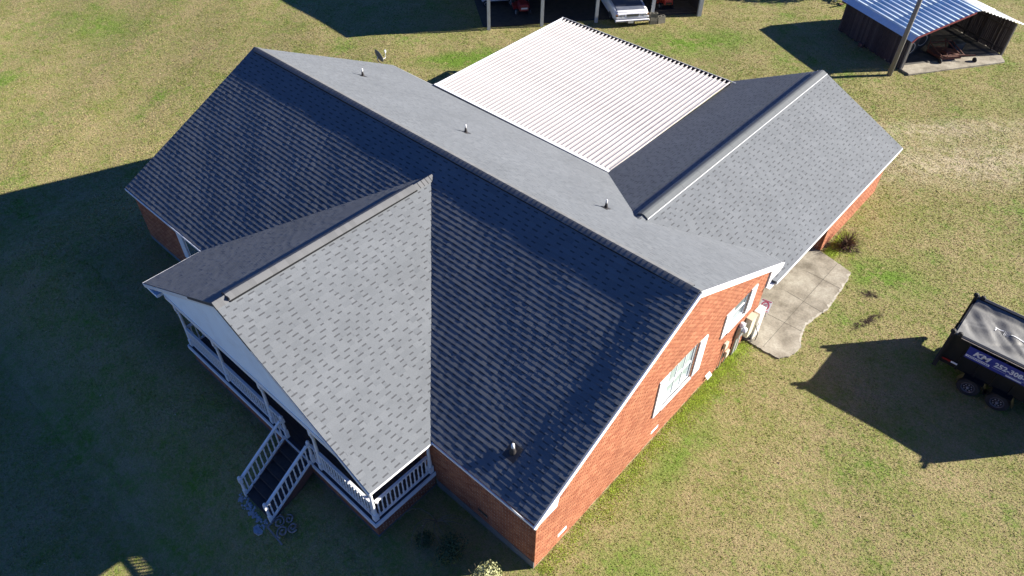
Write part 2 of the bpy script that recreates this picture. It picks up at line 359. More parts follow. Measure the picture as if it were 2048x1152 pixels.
# ------------------------------------------------------------------ concrete apron
def concrete():
    m, n, l, b = newmat('stained_concrete')
    geo = n.new('ShaderNodeNewGeometry')
    def nz(sc_, d=7, r=.65):
        z = n.new('ShaderNodeTexNoise'); z.inputs['Scale'].default_value = sc_; z.inputs['Detail'].default_value = d; z.inputs['Roughness'].default_value = r; l.new(geo.outputs['Position'], z.inputs['Vector']); return z.outputs[0]
    rp = n.new('ShaderNodeValToRGB'); e = rp.color_ramp.elements
    e[0].position = .32; e[0].color = (.155, .135, .10, 1); e[1].position = .68; e[1].color = (.40, .37, .30, 1)
    x = e.new(.5); x.color = (.29, .26, .205, 1)
    l.new(nz(1.1), rp.inputs[0])
    r2 = n.new('ShaderNodeMapRange'); r2.inputs[1].default_value = .3; r2.inputs[2].default_value = .7; r2.inputs[3].default_value = .8; r2.inputs[4].default_value = 1.2; l.new(nz(14), r2.inputs[0])
    v = n.new('ShaderNodeVectorMath'); v.operation = 'SCALE'; l.new(rp.outputs[0], v.inputs[0]); l.new(r2.outputs[0], v.inputs['Scale'])
    l.new(v.outputs[0], b.inputs['Base Color']); b.inputs['Roughness'].default_value = .92
    bp = n.new('ShaderNodeBump'); bp.inputs['Strength'].default_value = .25; bp.inputs['Distance'].default_value = .02; l.new(nz(40), bp.inputs['Height']); l.new(bp.outputs[0], b.inputs['Normal'])
    return m
M_CONC = concrete()
def ragged(poly, k=5, amp=.05, keep=()):
    out = []
    for i, (a, b) in enumerate(zip(poly, poly[1:] + poly[:1])):
        for j in range(k):
            t = j / k; q = (a[0] + (b[0] - a[0]) * t, a[1] + (b[1] - a[1]) * t)
            s = 0 if i in keep or (j == 0 and (i - 1) in keep) else amp
            out.append((q[0] + random.uniform(-s, s), q[1] + random.uniform(-s, s)))
    return out
_c = MB(); rp = ragged(SLAB, 9, .022, keep=(12, 13, 14, 15))
_c.prism([(x, y, .05) for x, y in rp], (0, 0, -.25)); o = _c.build('driveway_apron', M_CONC); o['kind'] = 'structure'
M_JOINT = mat('dark_joint', (.10, .09, .07), .95, var=.3)
for (a_, b_) in (((22.15, 15.9), (23.75, 15.75)), ((22.15, 17.6), (23.7, 17.55)), ((22.9, 12.5), (22.95, 18.95)), ((22.15, 14.2), (23.6, 14.25))):
    _c = MB(); _c.beam((*a_, .0505), (*b_, .0505), .014, .006); o = _c.build('slab_joint', M_JOINT); o['kind'] = 'structure'
M_RIMC = mat('worn_pale_concrete', (.44, .41, .34), .95, var=.3, scale=5)
q_ = [(x_ - max(.012, random.gauss(.055, .035)), y_) for k_, (x_, y_) in enumerate(rp[4 * 9:11 * 9])]; p_ = rp[4 * 9:11 * 9]
_c = MB(); _c.add([(x_, y_, .053) for x_, y_ in p_] + [(x_, y_, .053) for x_, y_ in q_], [(k_, k_ + 1, len(p_) + k_ + 1, len(p_) + k_) for k_ in range(len(p_) - 1)]); o = _c.build('slab_rim', M_RIMC); o['kind'] = 'structure'
_c = MB(); rp = ragged(BARN_SLAB, 4, .04)
_c.prism([(x, y, .07) for x, y in rp][::1], (0, 0, -.3)); o = _c.build('barn_floor_slab', M_CONC); o['kind'] = 'structure'

# ------------------------------------------------------------------ the house
house = thing('brick_house', 'red brick house with dark grey shingle gable roofs and white railed front porch', 'house', (11, 7, 0))
L, YR, ZR, ZE, SF = 22.16, 7.044, 6.402, 2.743, .5194
SB = .5007; XG, ZG, YG, SG = 11.94, 5.956, 2.35, .518
XW, ZW, SW = 17.858, 4.705, .4923
def zf(y): return ZE + SF * y
def zb(y): return ZR - SB * (y - YR)
EXPO = .178
# deck undulation of the front slope (sheathing bows up towards ridge and right rake)
def bow_front(x, y):
    d = (YR - y) / .89                      # distance below ridge along slope
    a = .012 * (max(0, .9 - d) / .9) ** 2
    e = 22.15 - x
    w = 1.15 + .25 * math.sin(y * 1.3) + .15 * math.sin(y * 3.1)
    t = min(max((w + .45 - e) / (w), 0), 1)
    b = .050 * t * t * (3 - 2 * t)
    c = .012 * math.sin(x * .8 + .6) * math.sin(y * .9 + 1.) + .006 * math.sin(x * 2.3) * math.sin(y * 2.9)
    return a + b + c * .8
SHINGLES = []   # (distance, matrix, key) candidates for single objects ; the rest goes to stuff
STUFF = MB(); VARI = {}
def shingle_variant(w, thin, hb, tone):
    key = (w, thin, hb, tone)
    if key in VARI: return VARI[key]
    b = MB(); tab(b, [(0, 0), (w, 0), (w, EXPO), (0, EXPO)], (V(0, 0, 0), V(1, 0, 0), V(0, 1, 0), V(0, 0, 1)), hb, 0., tone, thin, None)
    VARI[key] = b.mesh('shingle', M_SH); return VARI[key]
def tab(b, poly, fr, hb, v0, tone, thin, bow):
    O, U, W, N = fr
    def P(u, v, h):
        p = O + U * u + W * v + N * h
        if bow: p = p + V(0, 0, bow(p.x, p.y))
        return p
    def top(u, v): return P(u, v, hb * (1 - (v - v0) / EXPO) + .002)
    n = len(poly)
    cut = v0 + EXPO * .74
    if thin and min(p[1] for p in poly) < cut < max(p[1] for p in poly):
        lo = clip_poly(poly, [(-1e4, -1e4), (1e4, -1e4), (1e4, cut), (-1e4, cut)]); hi = clip_poly(poly, [(-1e4, cut), (1e4, cut), (1e4, 1e4), (-1e4, 1e4)])
        for q, t in ((lo, tone), (hi, 2.)):
            if len(q) > 2: b.add([top(*p) for p in q], [tuple(range(len(q)))], t)
    else: b.add([top(*p) for p in poly], [tuple(range(n))], tone)
    for i in range(n):
        a, c = poly[i], poly[(i + 1) % n]
        if abs(a[1] - v0 - EXPO) < 1e-5 and abs(c[1] - v0 - EXPO) < 1e-5: continue
        b.add([top(*a), P(a[0], a[1], -.008), P(c[0], c[1], -.008), top(*c)], [(0, 1, 2, 3)], tone)
def shingle_field(O, U, W, poly3, holes=(), bow=None, parent=None, objs=True, hk=1.):
    O = Vector(O); U = Vector(U); W = Vector(W); N = U.cross(W); fr = (O, U, W, N)
    to = lambda p: ((Vector(p) - O).dot(U), (Vector(p) - O).dot(W))
    poly = ccw([to(p) for p in poly3]); hl = [ccw([to(p) for p in h]) for h in holes]
    u0 = min(p[0] for p in poly); u1 = max(p[0] for p in poly); v1 = max(p[1] for p in poly); v = 0.; row = 0
    while v < v1:
        u = u0 - random.uniform(0, .5); thin = False; band = random.uniform(-.06, .06)
        while u < u1:
            w = random.choice((.12, .16, .21) if thin else (.17, .23, .30, .38)); 
            rect = [(u, v), (u + w, v), (u + w, v + EXPO), (u, v + EXPO)]
            hb = (random.choice((.0068, .0078, .0088)) if thin else random.choice((.0088, .0100, .0112))) * hk
            tone = min(1, max(0, random.gauss(.5, .17) + band))
            if not any(all(inside(p, h) for p in rect) for h in hl):
                q = clip_poly(rect, poly)
                if q:
                    full = all(inside(p, poly) for p in rect)
                    c = O + U * (u + w / 2) + W * (v + EXPO / 2)
                    if full and objs:
                        SHINGLES.append(((c - CAMP).length, (u, v, w, thin, round(tone * 4) / 4, fr, bow, parent, hb)))
                    else: tab(STUFF, q, fr, hb, v, tone, thin, bow)
            u += w; thin = not thin
        v += EXPO; row += 1
CF = 1 / math.hypot(1, SF); CB = 1 / math.hypot(1, SB); CG = 1 / math.hypot(1, SG); CW = 1 / math.hypot(1, SW)
# roof decks (thick slabs under the shingles)
def deck(name, poly, n, th=.10):
    b = MB(); b.prism([Vector(p) - Vector(n) * .012 for p in poly], Vector(n) * -th); return b.build(name, M_DECK, house)
NF = V(0, -SF, 1).normalized(); NB = V(0, SB, 1).normalized(); NGR = V(SG, 0, 1).normalized(); NGL = V(-SG, 0, 1).normalized(); NWR = V(SW, 0, 1).normalized(); NWL = V(-SW, 0, 1).normalized()
fpoly = [(-.11, -.024, zf(-.024)), (22.15, .02, zf(.02)), (22.12, YR, ZR), (.09, YR, ZR)]
bpoly = [(22.12, YR, ZR), (22.17, 13.93, zb(13.93)), (13.84, 14.44, zb(14.44)), (-.30, 14.64, zb(14.64)), (.13, YR, ZR)]
zg = lambda x: ZG - SG * abs(x - XG)
grp = [(18.16, -2.33, zg(18.16)), (18.2, .02, zg(18.2)), (XG + .03, 6.19, ZG), (XG - .01, -2.37, ZG)]
glp = [(XG - .01, -2.37, ZG), (XG + .03, 6.19, ZG), (5.66, .02, zg(5.66)), (5.76, -2.34, zg(5.76))]
zw = lambda x: ZW - SW * abs(x - XW)
wrp = [(22.345, 13.35, zw(22.345)), (22.345, 25.32, zw(22.345)), (XW + .02, 25.28, ZW), (XW, 10.40, ZW)]
wlp = [(XW, 10.40, ZW), (XW + .02, 25.28, ZW), (13.73, 25.22, zw(13.73)), (13.86, 14.38, zw(13.86))]
roof = deck('roof', fpoly, NF); rb_ = deck('roof', bpoly, NB); pr = deck('porch_roof', grp, NGR); pl_ = deck('porch_roof', glp, NGL); wr = deck('wing_roof', wrp, NWR); wlr = deck('wing_roof', wlp, NWL)
shingle_field((-.2, 0, ZE), (1, 0, 0), (0, CF, SF * CF), fpoly, holes=[[(18.0, .15, zf(.15)), (XG, 6.0, zf(6.)), (5.9, .15, zf(.15))]], bow=bow_front, parent=roof)
shingle_field((22.3, 14.64, zb(14.64)), (-1, 0, 0), (0, -CB, SB * CB), bpoly, holes=[[(17.85, 10.7, zb(10.7)), (21.6, 14.3, zb(14.3)), (14.2, 14.3, zb(14.3))]], parent=rb_)
shingle_field((18.2, -2.4, zg(18.2)), (0, 1, 0), (-CG, 0, SG * CG), grp, parent=pr)
shingle_field((5.66, 3, zg(5.66)), (0, -1, 0), (CG, 0, SG * CG), glp, parent=pl_, hk=1.05)
shingle_field((22.345, 13, zw(22.345)), (0, 1, 0), (-CW, 0, SW * CW), wrp, parent=wr)
shingle_field((13.73, 26, zw(13.73)), (0, -1, 0), (CW, 0, SW * CW), wlp, parent=wlr, hk=1.1)
SHINGLES.sort(key=lambda a: a[0])
for i, (d, (u, v, w, thin, tone, fr, bow, par, hb)) in enumerate(SHINGLES):
    O, U, W, N = fr
    if i < 300:
        p = O + U * u + W * v
        pu = p + U * w; pv = p + W * EXPO
        if bow:
            b0, b1, b2 = bow(p.x, p.y), bow(pu.x, pu.y), bow(pv.x, pv.y)
            A = (pu + V(0, 0, b1) - p - V(0, 0, b0)) / w; B = (pv + V(0, 0, b2) - p - V(0, 0, b0)) / EXPO; p = p + V(0, 0, b0)
        else: A, B = U, W
        o = bpy.data.objects.new('shingle', shingle_variant(w, thin, hb, tone)); COL.objects.link(o)
        o.matrix_basis = Matrix.Translation(p) @ Matrix((A, B, N)).transposed().to_4x4(); link_parent(o, par)
    else: tab(STUFF, [(u, v), (u + w, v), (u + w, v + EXPO), (u, v + EXPO)], fr, hb, v, tone, thin, bow)
STUFF.build('shingles', M_SH, house)['kind'] = 'stuff'

# ridges ------------------------------------------------------
def ridge_caps(a, b, half, rise, step, s1, s2, side, vent=.0, parent=None, mtl=M_CAP):
    """overlapping cap pieces bent over a ridge from a to b; side = horizontal unit across; s1,s2 slopes of +side, -side"""
    a = Vector(a); b = Vector(b); d = (b - a); Ln = d.length; d.normalize(); side = Vector(side)
    n = int(Ln / step); variants = []
    for k in range(3):
        m = MB(); ln = step * 1.02; prof = []
        for t in (-1, -.62, -.25, 0, .25, .62, 1):
            s = s1 if t > 0 else s2
            z = rise - s * half * abs(t) + (.018 * math.cos(t * 1.5)) - (0 if abs(t) < 1 else .0)
            prof.append((t * half, z))
        vs = []
        for (t, z) in prof: vs.append(side * t + V(0, 0, z + .004 - .004))
        for (t, z) in prof: vs.append(side * t + V(0, 0, z + .007) + d * ln)
        for (t, z) in prof: vs.append(side * t + V(0, 0, z + .0) + d * ln)
        for (t, z) in (prof[0], prof[-1]): vs.append(side * t + V(0, 0, z - vent - .02))
        for (t, z) in (prof[0], prof[-1]): vs.append(side * t + V(0, 0, z - vent - .02) + d * ln)
        q = len(prof)
        fs = [(i, i + 1, q + i + 1, q + i) for i in range(q - 1)] + [(q + i, q + i + 1, 2 * q + i + 1, 2 * q + i) for i in range(q - 1)]
        fs += [(0, q, 3 * q + 2, 3 * q), (q - 1, 3 * q + 1, 3 * q + 3, 2 * q - 1)]
        m.add(vs, fs, [.25, .5, .8][k]); variants.append(m.mesh('ridge_cap', mtl))
    for i in range(n):
        o = bpy.data.objects.new('ridge_cap', random.choice(variants)); COL.objects.link(o)
        o.location = a + d * (i * Ln / n); link_parent(o, parent)
# main ridge: raised vent under caps; left bit and right end lower
ridge_caps((21.85, YR, ZR + .020), (.30, YR, ZR + .020), .19, .032, .185, SF * .84, SB * .84, (0, -1, 0), vent=.03, parent=roof)
ridge_caps((22.14, YR, ZR + .012), (21.86, YR, ZR + .012), .16, .02, .14, SF, SB, (0, -1, 0), parent=roof)
ridge_caps((.29, YR, ZR + .012), (.08, YR, ZR + .012), .16, .02, .11, SF, SB, (0, -1, 0), parent=roof)
# dark vent slots under the long cap edges
b = MB(); b.beam((.35, YR - .185, ZR - .055), (21.8, YR - .185, ZR - .07), .02, .055); b.beam((.35, YR + .185, ZR - .055), (21.8, YR + .185, ZR - .07), .02, .05); b.build('ridge_vent', M_BLACK, roof)
# porch ridge
ridge_caps((XG - .01, -1.95, ZG + .026), (XG + .03, 5.3, ZG + .026), .20, .034, .185, SG * .82, SG * .82, (1, 0, 0), vent=.03, parent=pr)
ridge_caps((XG - .01, -2.38, ZG + .012), (XG - .01, -1.96, ZG + .012), .20, .02, .14, SG, SG, (1, 0, 0), parent=pr)
ridge_caps((XG + .03, 5.31, ZG + .012), (XG + .03, 6.2, ZG + .012), .19, .02, .15, SG, SG, (1, 0, 0), parent=pr)
b = MB(); b.beam((XG + .215, -1.94, ZG - .062), (XG + .235, 5.3, ZG - .062), .02, .05); b.beam((XG - .215, -1.94, ZG - .062), (XG - .20, 5.3, ZG - .062), .02, .05); b.bx(XG - .19, XG + .19, -1.97, -1.93, ZG - .04, ZG + .05); b.build('ridge_vent', M_BLACK, pr)
# wing ridge: long smooth vent sections with thin white edges
M_VENT = mat('smooth_ridge_vent', (.115, .125, .132), .9, var=.1, scale=3)
Lw = 25.2 - 10.75; nsec = 12
for i in range(nsec):
    y0 = 10.75 + Lw * i / nsec; y1 = 10.75 + Lw * (i + 1) / nsec - .006; m = MB(); pf = []
    for t in (-1, -.6, -.2, .2, .6, 1): pf.append((t * .23, ZW + .05 + .02 * math.cos(t * 1.5) - SW * .85 * .23 * abs(t)))
    vs = [V(XW + a, y0, z) for a, z in pf] + [V(XW + a, y1, z) for a, z in pf] + [V(XW + a, y0, z - .07) for a, z in pf]
    m.add(vs, [(j, j + 1, 7 + j, 6 + j) for j in range(5)] + [(j + 12, j + 13, j + 1, j) for j in range(5)])
    m.build('ridge_vent_section', M_VENT, wr)
b = MB(); b.beam((XW + .235, 10.74, ZW - .058), (XW + .235, 25.22, ZW - .062), .012, .03); b.build('vent_edge', M_WHITE, wr)
b = MB(); b.beam((XW - .235, 10.74, ZW - .065), (XW - .235, 25.22, ZW - .065), .01, .025); b.build('vent_edge', M_WHITE, wr)

# fascia, rakes, drip edges, soffits --------------------------
b = MB(); b.beam((-.10, -.040, ZE - .066), (22.16, -.008, ZE - .066), .03, .10); b.build('eave_trim', M_WHITE, roof)
def rake(name, a, c, w, h, drop, par):
    m = MB(); a = Vector(a) - V(0, 0, drop); c = Vector(c) - V(0, 0, drop); m.beam(a, c, w, h); return m.build(name, M_WHITE, par)
rake('rake_board', (22.165, -.02, zf(-.02)), (22.165, YR + .003, ZR), .05, .20, .095, roof)
rake('rake_board', (22.165, YR, ZR), (22.18, 13.95, zb(13.95)), .05, .20, .095, rb_)
rake('rake_board', (-.07, -.02, zf(-.02)), (.11, YR, ZR), .03, .16, .13, roof)
rake('rake_board', (.14, YR, ZR), (-.28, 14.64, zb(14.64)), .03, .16, .13, rb_)
b = MB(); b.prism([(22.165, .0, ZE - .19), (22.165, .95, ZE - .19), (22.165, 1.05, ZE + .40), (22.165, .0, ZE - .10)], (-.04, 0, 0)); b.build('eave_return', M_WHITE, roof)
b = MB(); b.beam((22.16, 13.93, zb(13.93) - .07), (13.8, 14.47, zb(14.47) - .07), .03, .14); b.beam((2.9, 14.62, zb(14.62) - .07), (-.3, 14.66, zb(14.66) - .07), .03, .14); b.build('eave_trim', M_WHITE, rb_)
# wing eave trims
b = MB(); b.beam((22.36, 13.34, zw(22.36) - .05), (22.36, 25.33, zw(22.36) - .05), .03, .09); b.build('eave_trim', M_WHITE, wr)
b = MB(); b.beam((22.33, 25.29, zw(22.35) - .12), (XW, 25.25, ZW - .12), .03, .16); b.beam((XW, 25.25, ZW - .12), (13.7, 25.19, zw(13.7) - .12), .03, .16); b.build('rake_board', M_WHITE, wr)
b = MB(); b.bx(22.0, 22.345, 13.36, 25.3, zw(22.345) - .16, zw(22.345) - .13); b.build('soffit', M_WHITE, wr)
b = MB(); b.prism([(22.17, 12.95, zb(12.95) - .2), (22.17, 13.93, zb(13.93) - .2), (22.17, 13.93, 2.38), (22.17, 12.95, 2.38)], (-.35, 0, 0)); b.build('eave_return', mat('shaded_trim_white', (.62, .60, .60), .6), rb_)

# porch gable ---------------------------------------------------
ZP = 3.08
M_SIDING = mat('porch_gable_panel', (.80, .90, 1.0), .6, var=.05, scale=1.5, dirt=(.48, .50, .54), dirts=1.2, dirta=.3)
b = MB(); xa = XG - (ZG - ZP) / SG; xb = XG + (ZG - ZP) / SG
b.prism([(xa, -2.24, ZP), (xb, -2.24, ZP), (XG, -2.24, ZG - .04)], (0, .08, 0)); b.build('gable_panel', M_SIDING, house)
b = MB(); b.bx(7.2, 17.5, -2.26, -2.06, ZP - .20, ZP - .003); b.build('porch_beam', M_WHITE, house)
for s in (-1, 1):
    xe = XG + s * 6.21
    rake('rake_board', (xe, -2.345, zg(xe)), (XG, -2.345, ZG), .03, .15, .115, pr)
    if s < 0: b = MB(); b.bx(xe + .02, xe + .9, -2.34, -2.0, 2.58, 2.70); b.build('eave_return', M_SIDING, pr)
b = MB(); b.beam((18.17, -2.34, zg(18.17) - .035), (18.205, .0, zg(18.2) - .035), .03, .06); b.build('eave_trim', M_WHITE, pr)
b = MB(); b.beam((5.73, -2.36, zg(5.73) - .06), (5.65, .0, zg(5.65) - .06), .03, .13); b.build('eave_trim', M_WHITE, pl_)
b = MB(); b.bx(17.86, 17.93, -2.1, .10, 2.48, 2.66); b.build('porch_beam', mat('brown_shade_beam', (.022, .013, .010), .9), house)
b = MB(); b.bx(7.3, 17.6, -2.0, .13, ZP - .24, ZP - .21); b.build('porch_ceiling', M_WHITE, house)

# porch floor and skirt ------------------------------------------
ZD = .80
M_PFLOOR = mat('porch_floorboard', (.045, .040, .045), .6, var=.3, scale=3, stretch=(1, 8, 1))
for i in range(17):   # boards run across
    y0 = -2.28 + i * .142
    b = MB(); b.bx(7.62, 18.0, y0, min(y0 + .136, .12), ZD - .03, ZD + random.uniform(-.001, .001)); b.build('floorboard', M_PFLOOR, house)
b = MB(); b.bx(7.58, 18.04, -2.33, -2.285, ZD - .17, ZD + .004); b.bx(18.005, 18.05, -2.28, .12, ZD - .17, ZD + .004); b.bx(7.57, 7.615, -2.28, .12, ZD - .17, ZD + .004); b.build('deck_fascia', M_WHITE, house)
M_DKBLUE = mat('dark_deck_edge', (.03, .032, .045), .7)
b = MB(); b.bx(7.62, 18.0, -2.28, -2.15, ZD + .004, ZD + .012); b.bx(17.87, 18.0, -2.15, .1, ZD + .004, ZD + .012); b.build('floor_edge', M_DKBLUE, house)

# brick walls ------------------------------------------------------
BU, BV, JT = .221, .0885, .018
BRK = []; BST = MB(); BVAR = {}
def brick_mesh(tone, k=0):
    key = tone
    if key not in BVAR:
        m = MB(); w, h, d = BU - JT, BV - JT, .014
        vs = [(0, 0, 0), (w, 0, 0), (w, h, 0), (0, h, 0), (.003, .003, d), (w - .003, .003, d), (w - .003, h - .003, d), (.003, h - .003, d)]
        m.add(vs, [(4, 5, 6, 7), (0, 1, 5, 4), (1, 2, 6, 5), (2, 3, 7, 6), (3, 0, 4, 7)], tone); BVAR[key] = m.mesh('brick', M_BR)
    return BVAR[key]
def brick_wall(O, U, N, poly, openings=(), objs=True, back=.16, name='wall', z_off=0.):
    """O origin, U horizontal unit, N outward; poly convex in (u,z); openings (u0,u1,z0,z1)"""
    O = Vector(O); U = Vector(U); N = Vector(N); Z = V(0, 0, 1); poly = ccw(list(poly))
    flip = U.cross(Z).dot(N) < 0
    u0 = min(p[0] for p in poly); u1 = max(p[0] for p in poly); z1 = max(p[1] for p in poly); z0 = min(p[1] for p in poly)
    # backing: split in vertical strips around openings
    m = MB()
    cuts = sorted(set([u0, u1] + [c for o_ in openings for c in o_[:2]]))
    for a, c in zip(cuts, cuts[1:]):
        segs = [(z0 - .3, z1 + .3)]
        for (p, q, r, s) in openings:
            if p < (a + c) / 2 < q:
                segs = [x for (e, f) in segs for x in ((e, min(f, r)), (max(e, s), f)) if x[1] > x[0]]
        pl = [(x, z - .3 if z <= z0 + 1e-6 else z) for x, z in poly]
        for (e, f) in segs:
            k = clip_poly([(a, e), (c, e), (c, f), (a, f)], pl)
            if k:
                pts = [O + U * x + Z * z for x, z in k]
                if flip: pts = pts[::-1]
                m.prism(pts, N * -back)
    wall = m.build(name, M_MORTAR, house)
    row = 0; z = z0
    while z < z1:
        u = u0 - (BU / 2 if row % 2 else 0)
        while u < u1:
            spans = [(max(u, u0), u + BU - JT)]
            for (p, q, r, s) in openings:
                if r < z + BV / 2 < s: spans = [x for (e, f) in spans for x in ((e, min(f, p)), (max(e, q), f)) if x[1] - x[0] > .02]
            for (e, f) in spans:
                rc = [(e, z), (f, z), (f, z + BV - JT), (e, z + BV - JT)]
                k = clip_poly(rc, poly)
                if not k: continue
                tone = min(1, max(0, random.gauss(.45, .3)))
                full = len(k) == 4 and abs(f - e - (BU - JT)) < 1e-6 and all(inside(p, poly) for p in rc)
                c = O + U * e + Z * z
                if full and objs and not flip: BRK.append(((c - CAMP).length, (c.copy(), U, N, round(tone * 5) / 5, wall)))
                elif full and objs: BRK.append(((c - CAMP).length, (c + U * (BU - JT), -U, N, round(tone * 5) / 5, wall)))
                else:
                    pts = [O + U * x + Z * zz + N * .014 for x, zz in k]
                    if flip: pts = pts[::-1]
                    n_ = len(pts); BST.add(pts + [p - N * .014 for p in pts], [tuple(range(n_))] + [(i, i + n_, (i + 1) % n_ + n_, (i + 1) % n_) for i in range(n_)], tone)
            u += BU
        z += BV; row += 1
    return wall
XR = 22.10; YF = .15
W1 = (6.30, 8.06, 1.66, 3.36); W2 = (10.33, 11.50, 2.10, 3.22)
def gtop(y): return (zf(y) if y < YR else zb(y)) - .11
VENTS = ((1.22, 1.64, .30, .46), (6.08, 6.50, .42, .58))
brick_wall((XR, 0, 0), (0, 1, 0), (1, 0, 0), [(YF, -.05), (12.90, -.05), (12.90, gtop(12.90)), (YR, ZR - .11), (YF, gtop(YF))], [W1, W2] + list(VENTS))
brick_wall((0, YF, 0), (1, 0, 0), (0, -1, 0), [(18.0, .35), (XR, .35), (XR, ZE - .12), (18.0, ZE - .12)], [(19.84, 20.26, .62, .78)])
b = MB(); b.bx(18.05, XR + .008, YF - .03, YF + .1, -.3, .35); b.build('foundation', M_MORTR2, house)
brick_wall((0, YF, 0), (1, 0, 0), (0, -1, 0), [(.02, .2), (7.6, .2), (7.6, ZE - .12), (.02, ZE - .12)], [(3.9, 5.1, 1.0, 2.35)], objs=False)
b = MB(); b.bx(.02, 7.6, YF - .02, YF + .1, -.9, .2); b.build('foundation', M_MORTR2, house)
brick_wall((0, YF, 0), (1, 0, 0), (0, -1, 0), [(7.6, .75), (18.0, .75), (18.0, 2.68), (7.6, 2.68)], [(13.3, 14.3, .8, 2.85), (9.2, 10.6, 1.5, 2.8), (15.5, 16.9, 1.5, 2.8)], objs=False)
brick_wall((.06, 0, 0), (0, 1, 0), (-1, 0, 0), [(.17, -.3), (14.0, -.3), (14.0, gtop(14.0)), (YR, ZR - .11), (.17, gtop(.17))], [], objs=False)
b = MB(); b.bx(.1, 13.9, 14.0, 14.14, -.3, zb(14.1) - .1); b.build('wall', M_BR, house)
# porch skirt brick
brick_wall((0, -2.24, 0), (1, 0, 0), (0, -1, 0), [(7.66, .02), (17.96, .02), (17.96, ZD - .17), (7.66, ZD - .17)])
brick_wall((17.96, 0, 0), (0, 1, 0), (1, 0, 0), [(-2.24, .02), (.13, .02), (.13, ZD - .17), (-2.24, ZD - .17)])
b = MB(); b.bx(7.62, 18.02, -2.28, -2.2, -.4, .02); b.bx(17.92, 18.0, -2.2, .13, -.4, .02); b.build('foundation', M_MORTR2, house)
# wing walls
brick_wall((22.02, 0, 0), (0, 1, 0), (1, 0, 0), [(19.22, .02), (25.1, .02), (25.1, zw(22.3) - .14), (19.22, zw(22.3) - .14)])
brick_wall((0, 19.22, 0), (1, 0, 0), (0, -1, 0), [(18.0, .06), (22.02, .06), (22.02, 2.36), (18.0, 2.36)], [(20.1, 21.2, .06, 2.2)])
b = MB(); b.bx(20.1, 21.2, 19.26, 19.31, .06, 2.2); b.build('door', mat('tan_garage_door', (.50, .34, .15), .7, var=.1), house)
brick_wall((0, 25.1, 0), (-1, 0, 0), (0, 1, 0), [(-22.02, 0), (-14.2, 0), (-14.2, 2.6), (-XW, ZW - .15), (-22.02, zw(22.0) - .14)], [], objs=False)
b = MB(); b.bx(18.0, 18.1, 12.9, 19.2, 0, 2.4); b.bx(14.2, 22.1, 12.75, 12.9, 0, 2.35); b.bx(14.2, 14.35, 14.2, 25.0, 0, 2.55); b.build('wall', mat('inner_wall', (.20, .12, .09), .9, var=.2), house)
b = MB(); b.bx(18.0, 22.3, 12.92, 19.2, 2.375, 2.40); b.build('carport_ceiling', M_WHITE, house)
BRK.sort(key=lambda a: a[0])
for i, (d, (c, U, N, tone, wall)) in enumerate(BRK):
    if i < 300:
        o = bpy.data.objects.new('brick', brick_mesh(tone)); COL.objects.link(o)
        o.matrix_basis = Matrix.Translation(c) @ Matrix((U, V(0, 0, 1), N)).transposed().to_4x4(); link_parent(o, wall)
    else:
        w, h = BU - JT, BV - JT; Z = V(0, 0, 1); pr_ = random.uniform(.010, .016)
        pts = [c + N * pr_, c + U * w + N * pr_, c + U * w + Z * h + N * pr_, c + Z * h + N * pr_]
        BST.add(pts + [p - N * pr_ for p in pts], [(0, 1, 2, 3)] + [(i_, i_ + 4, (i_ + 1) % 4 + 4, (i_ + 1) % 4) for i_ in range(4)], tone)
BST.build('brickwork', M_BR, house)['kind'] = 'stuff'

# windows on the sunlit gable wall
M_DIMG = mat('dim_window_glass', (.13, .17, .18), .1, var=.3, scale=2, spec=.8)
def window_side(y0, y1, z0, z1, nx, nz_, curtain, pane=None):
    w = MB(); x = XR - .06; t = .07
    w.bx(x - .03, x + .03, y0 + .16, y0 + .16 + t, z0, z1); w.bx(x - .03, x + .03, y1 - t, y1, z0, z1)
    w.bx(x - .03, x + .03, y0 + .16 + t, y1 - t, z1 - t, z1); w.bx(x - .03, x + .03, y0 + .16 + t, y1 - t, z0, z0 + t)
    w.bx(x - .02, x + .02, y0 + .16 + t, y1 - t, (z0 + z1) / 2 - .03, (z0 + z1) / 2 + .03)
    W = w.build('window', M_WHITE, house)
    ya, yb = y0 + .16 + t, y1 - t
    for k, (za, zb_) in enumerate(((z0 + t, (z0 + z1) / 2 - .03), ((z0 + z1) / 2 + .03, z1 - t))):
        p = MB(); p.bx(x - .012, x - .006, ya, yb, za, zb_); p.build('pane', pane or M_PANE, W)
    for i in range(1, nx): m = MB(); yy = ya + (yb - ya) * i / nx; m.bx(x - .005, x + .012, yy - .012, yy + .012, z0 + t, z1 - t); m.build('muntin', M_WHITE, W)
    for i in range(1, nz_): 
        if i * 2 == nz_: continue
        m = MB(); zz = z0 + (z1 - z0) * i / nz_; m.bx(x - .004, x + .013, ya, yb, zz - .012, zz + .012); m.build('muntin', M_WHITE, W)
    c = MB(); yy = ya; k = 0
    while yy < yb:
        c.bx(x - .09 - .02 * (k % 2), x - .07 - .02 * (k % 2), yy, min(yy + .07, yb), z0, z1); yy += .07; k += 1
    c.build('curtain', M_CURT, W)
    s = MB(); s.bx(XR - .08, XR + .07, y0 - .02, y1 + .02, z0 - .07, z0); s.build('sill', M_WHITE, W)
    # row of sill bricks standing on end, and the dark reveal bricks at the far jamb
    n = int((y1 - y0) / .105)
    for i in range(n):
        bb = MB(); ya_ = y0 + i * .105; bb.bx(XR + .002, XR + .055, ya_, ya_ + .09, z0 - .20, z0 - .075, random.uniform(0, .25)); bb.build('sill_brick', M_BR, W)
    for i in range(int((z1 - z0) / BV)):
        bb = MB(); za = z0 + i * BV; bb.bx(XR - .05, XR + .002, y1 + .002, y1 + .05, za, za + BV - .014, random.uniform(0, .3)); bb.build('jamb_brick', M_BR, W)
    return W
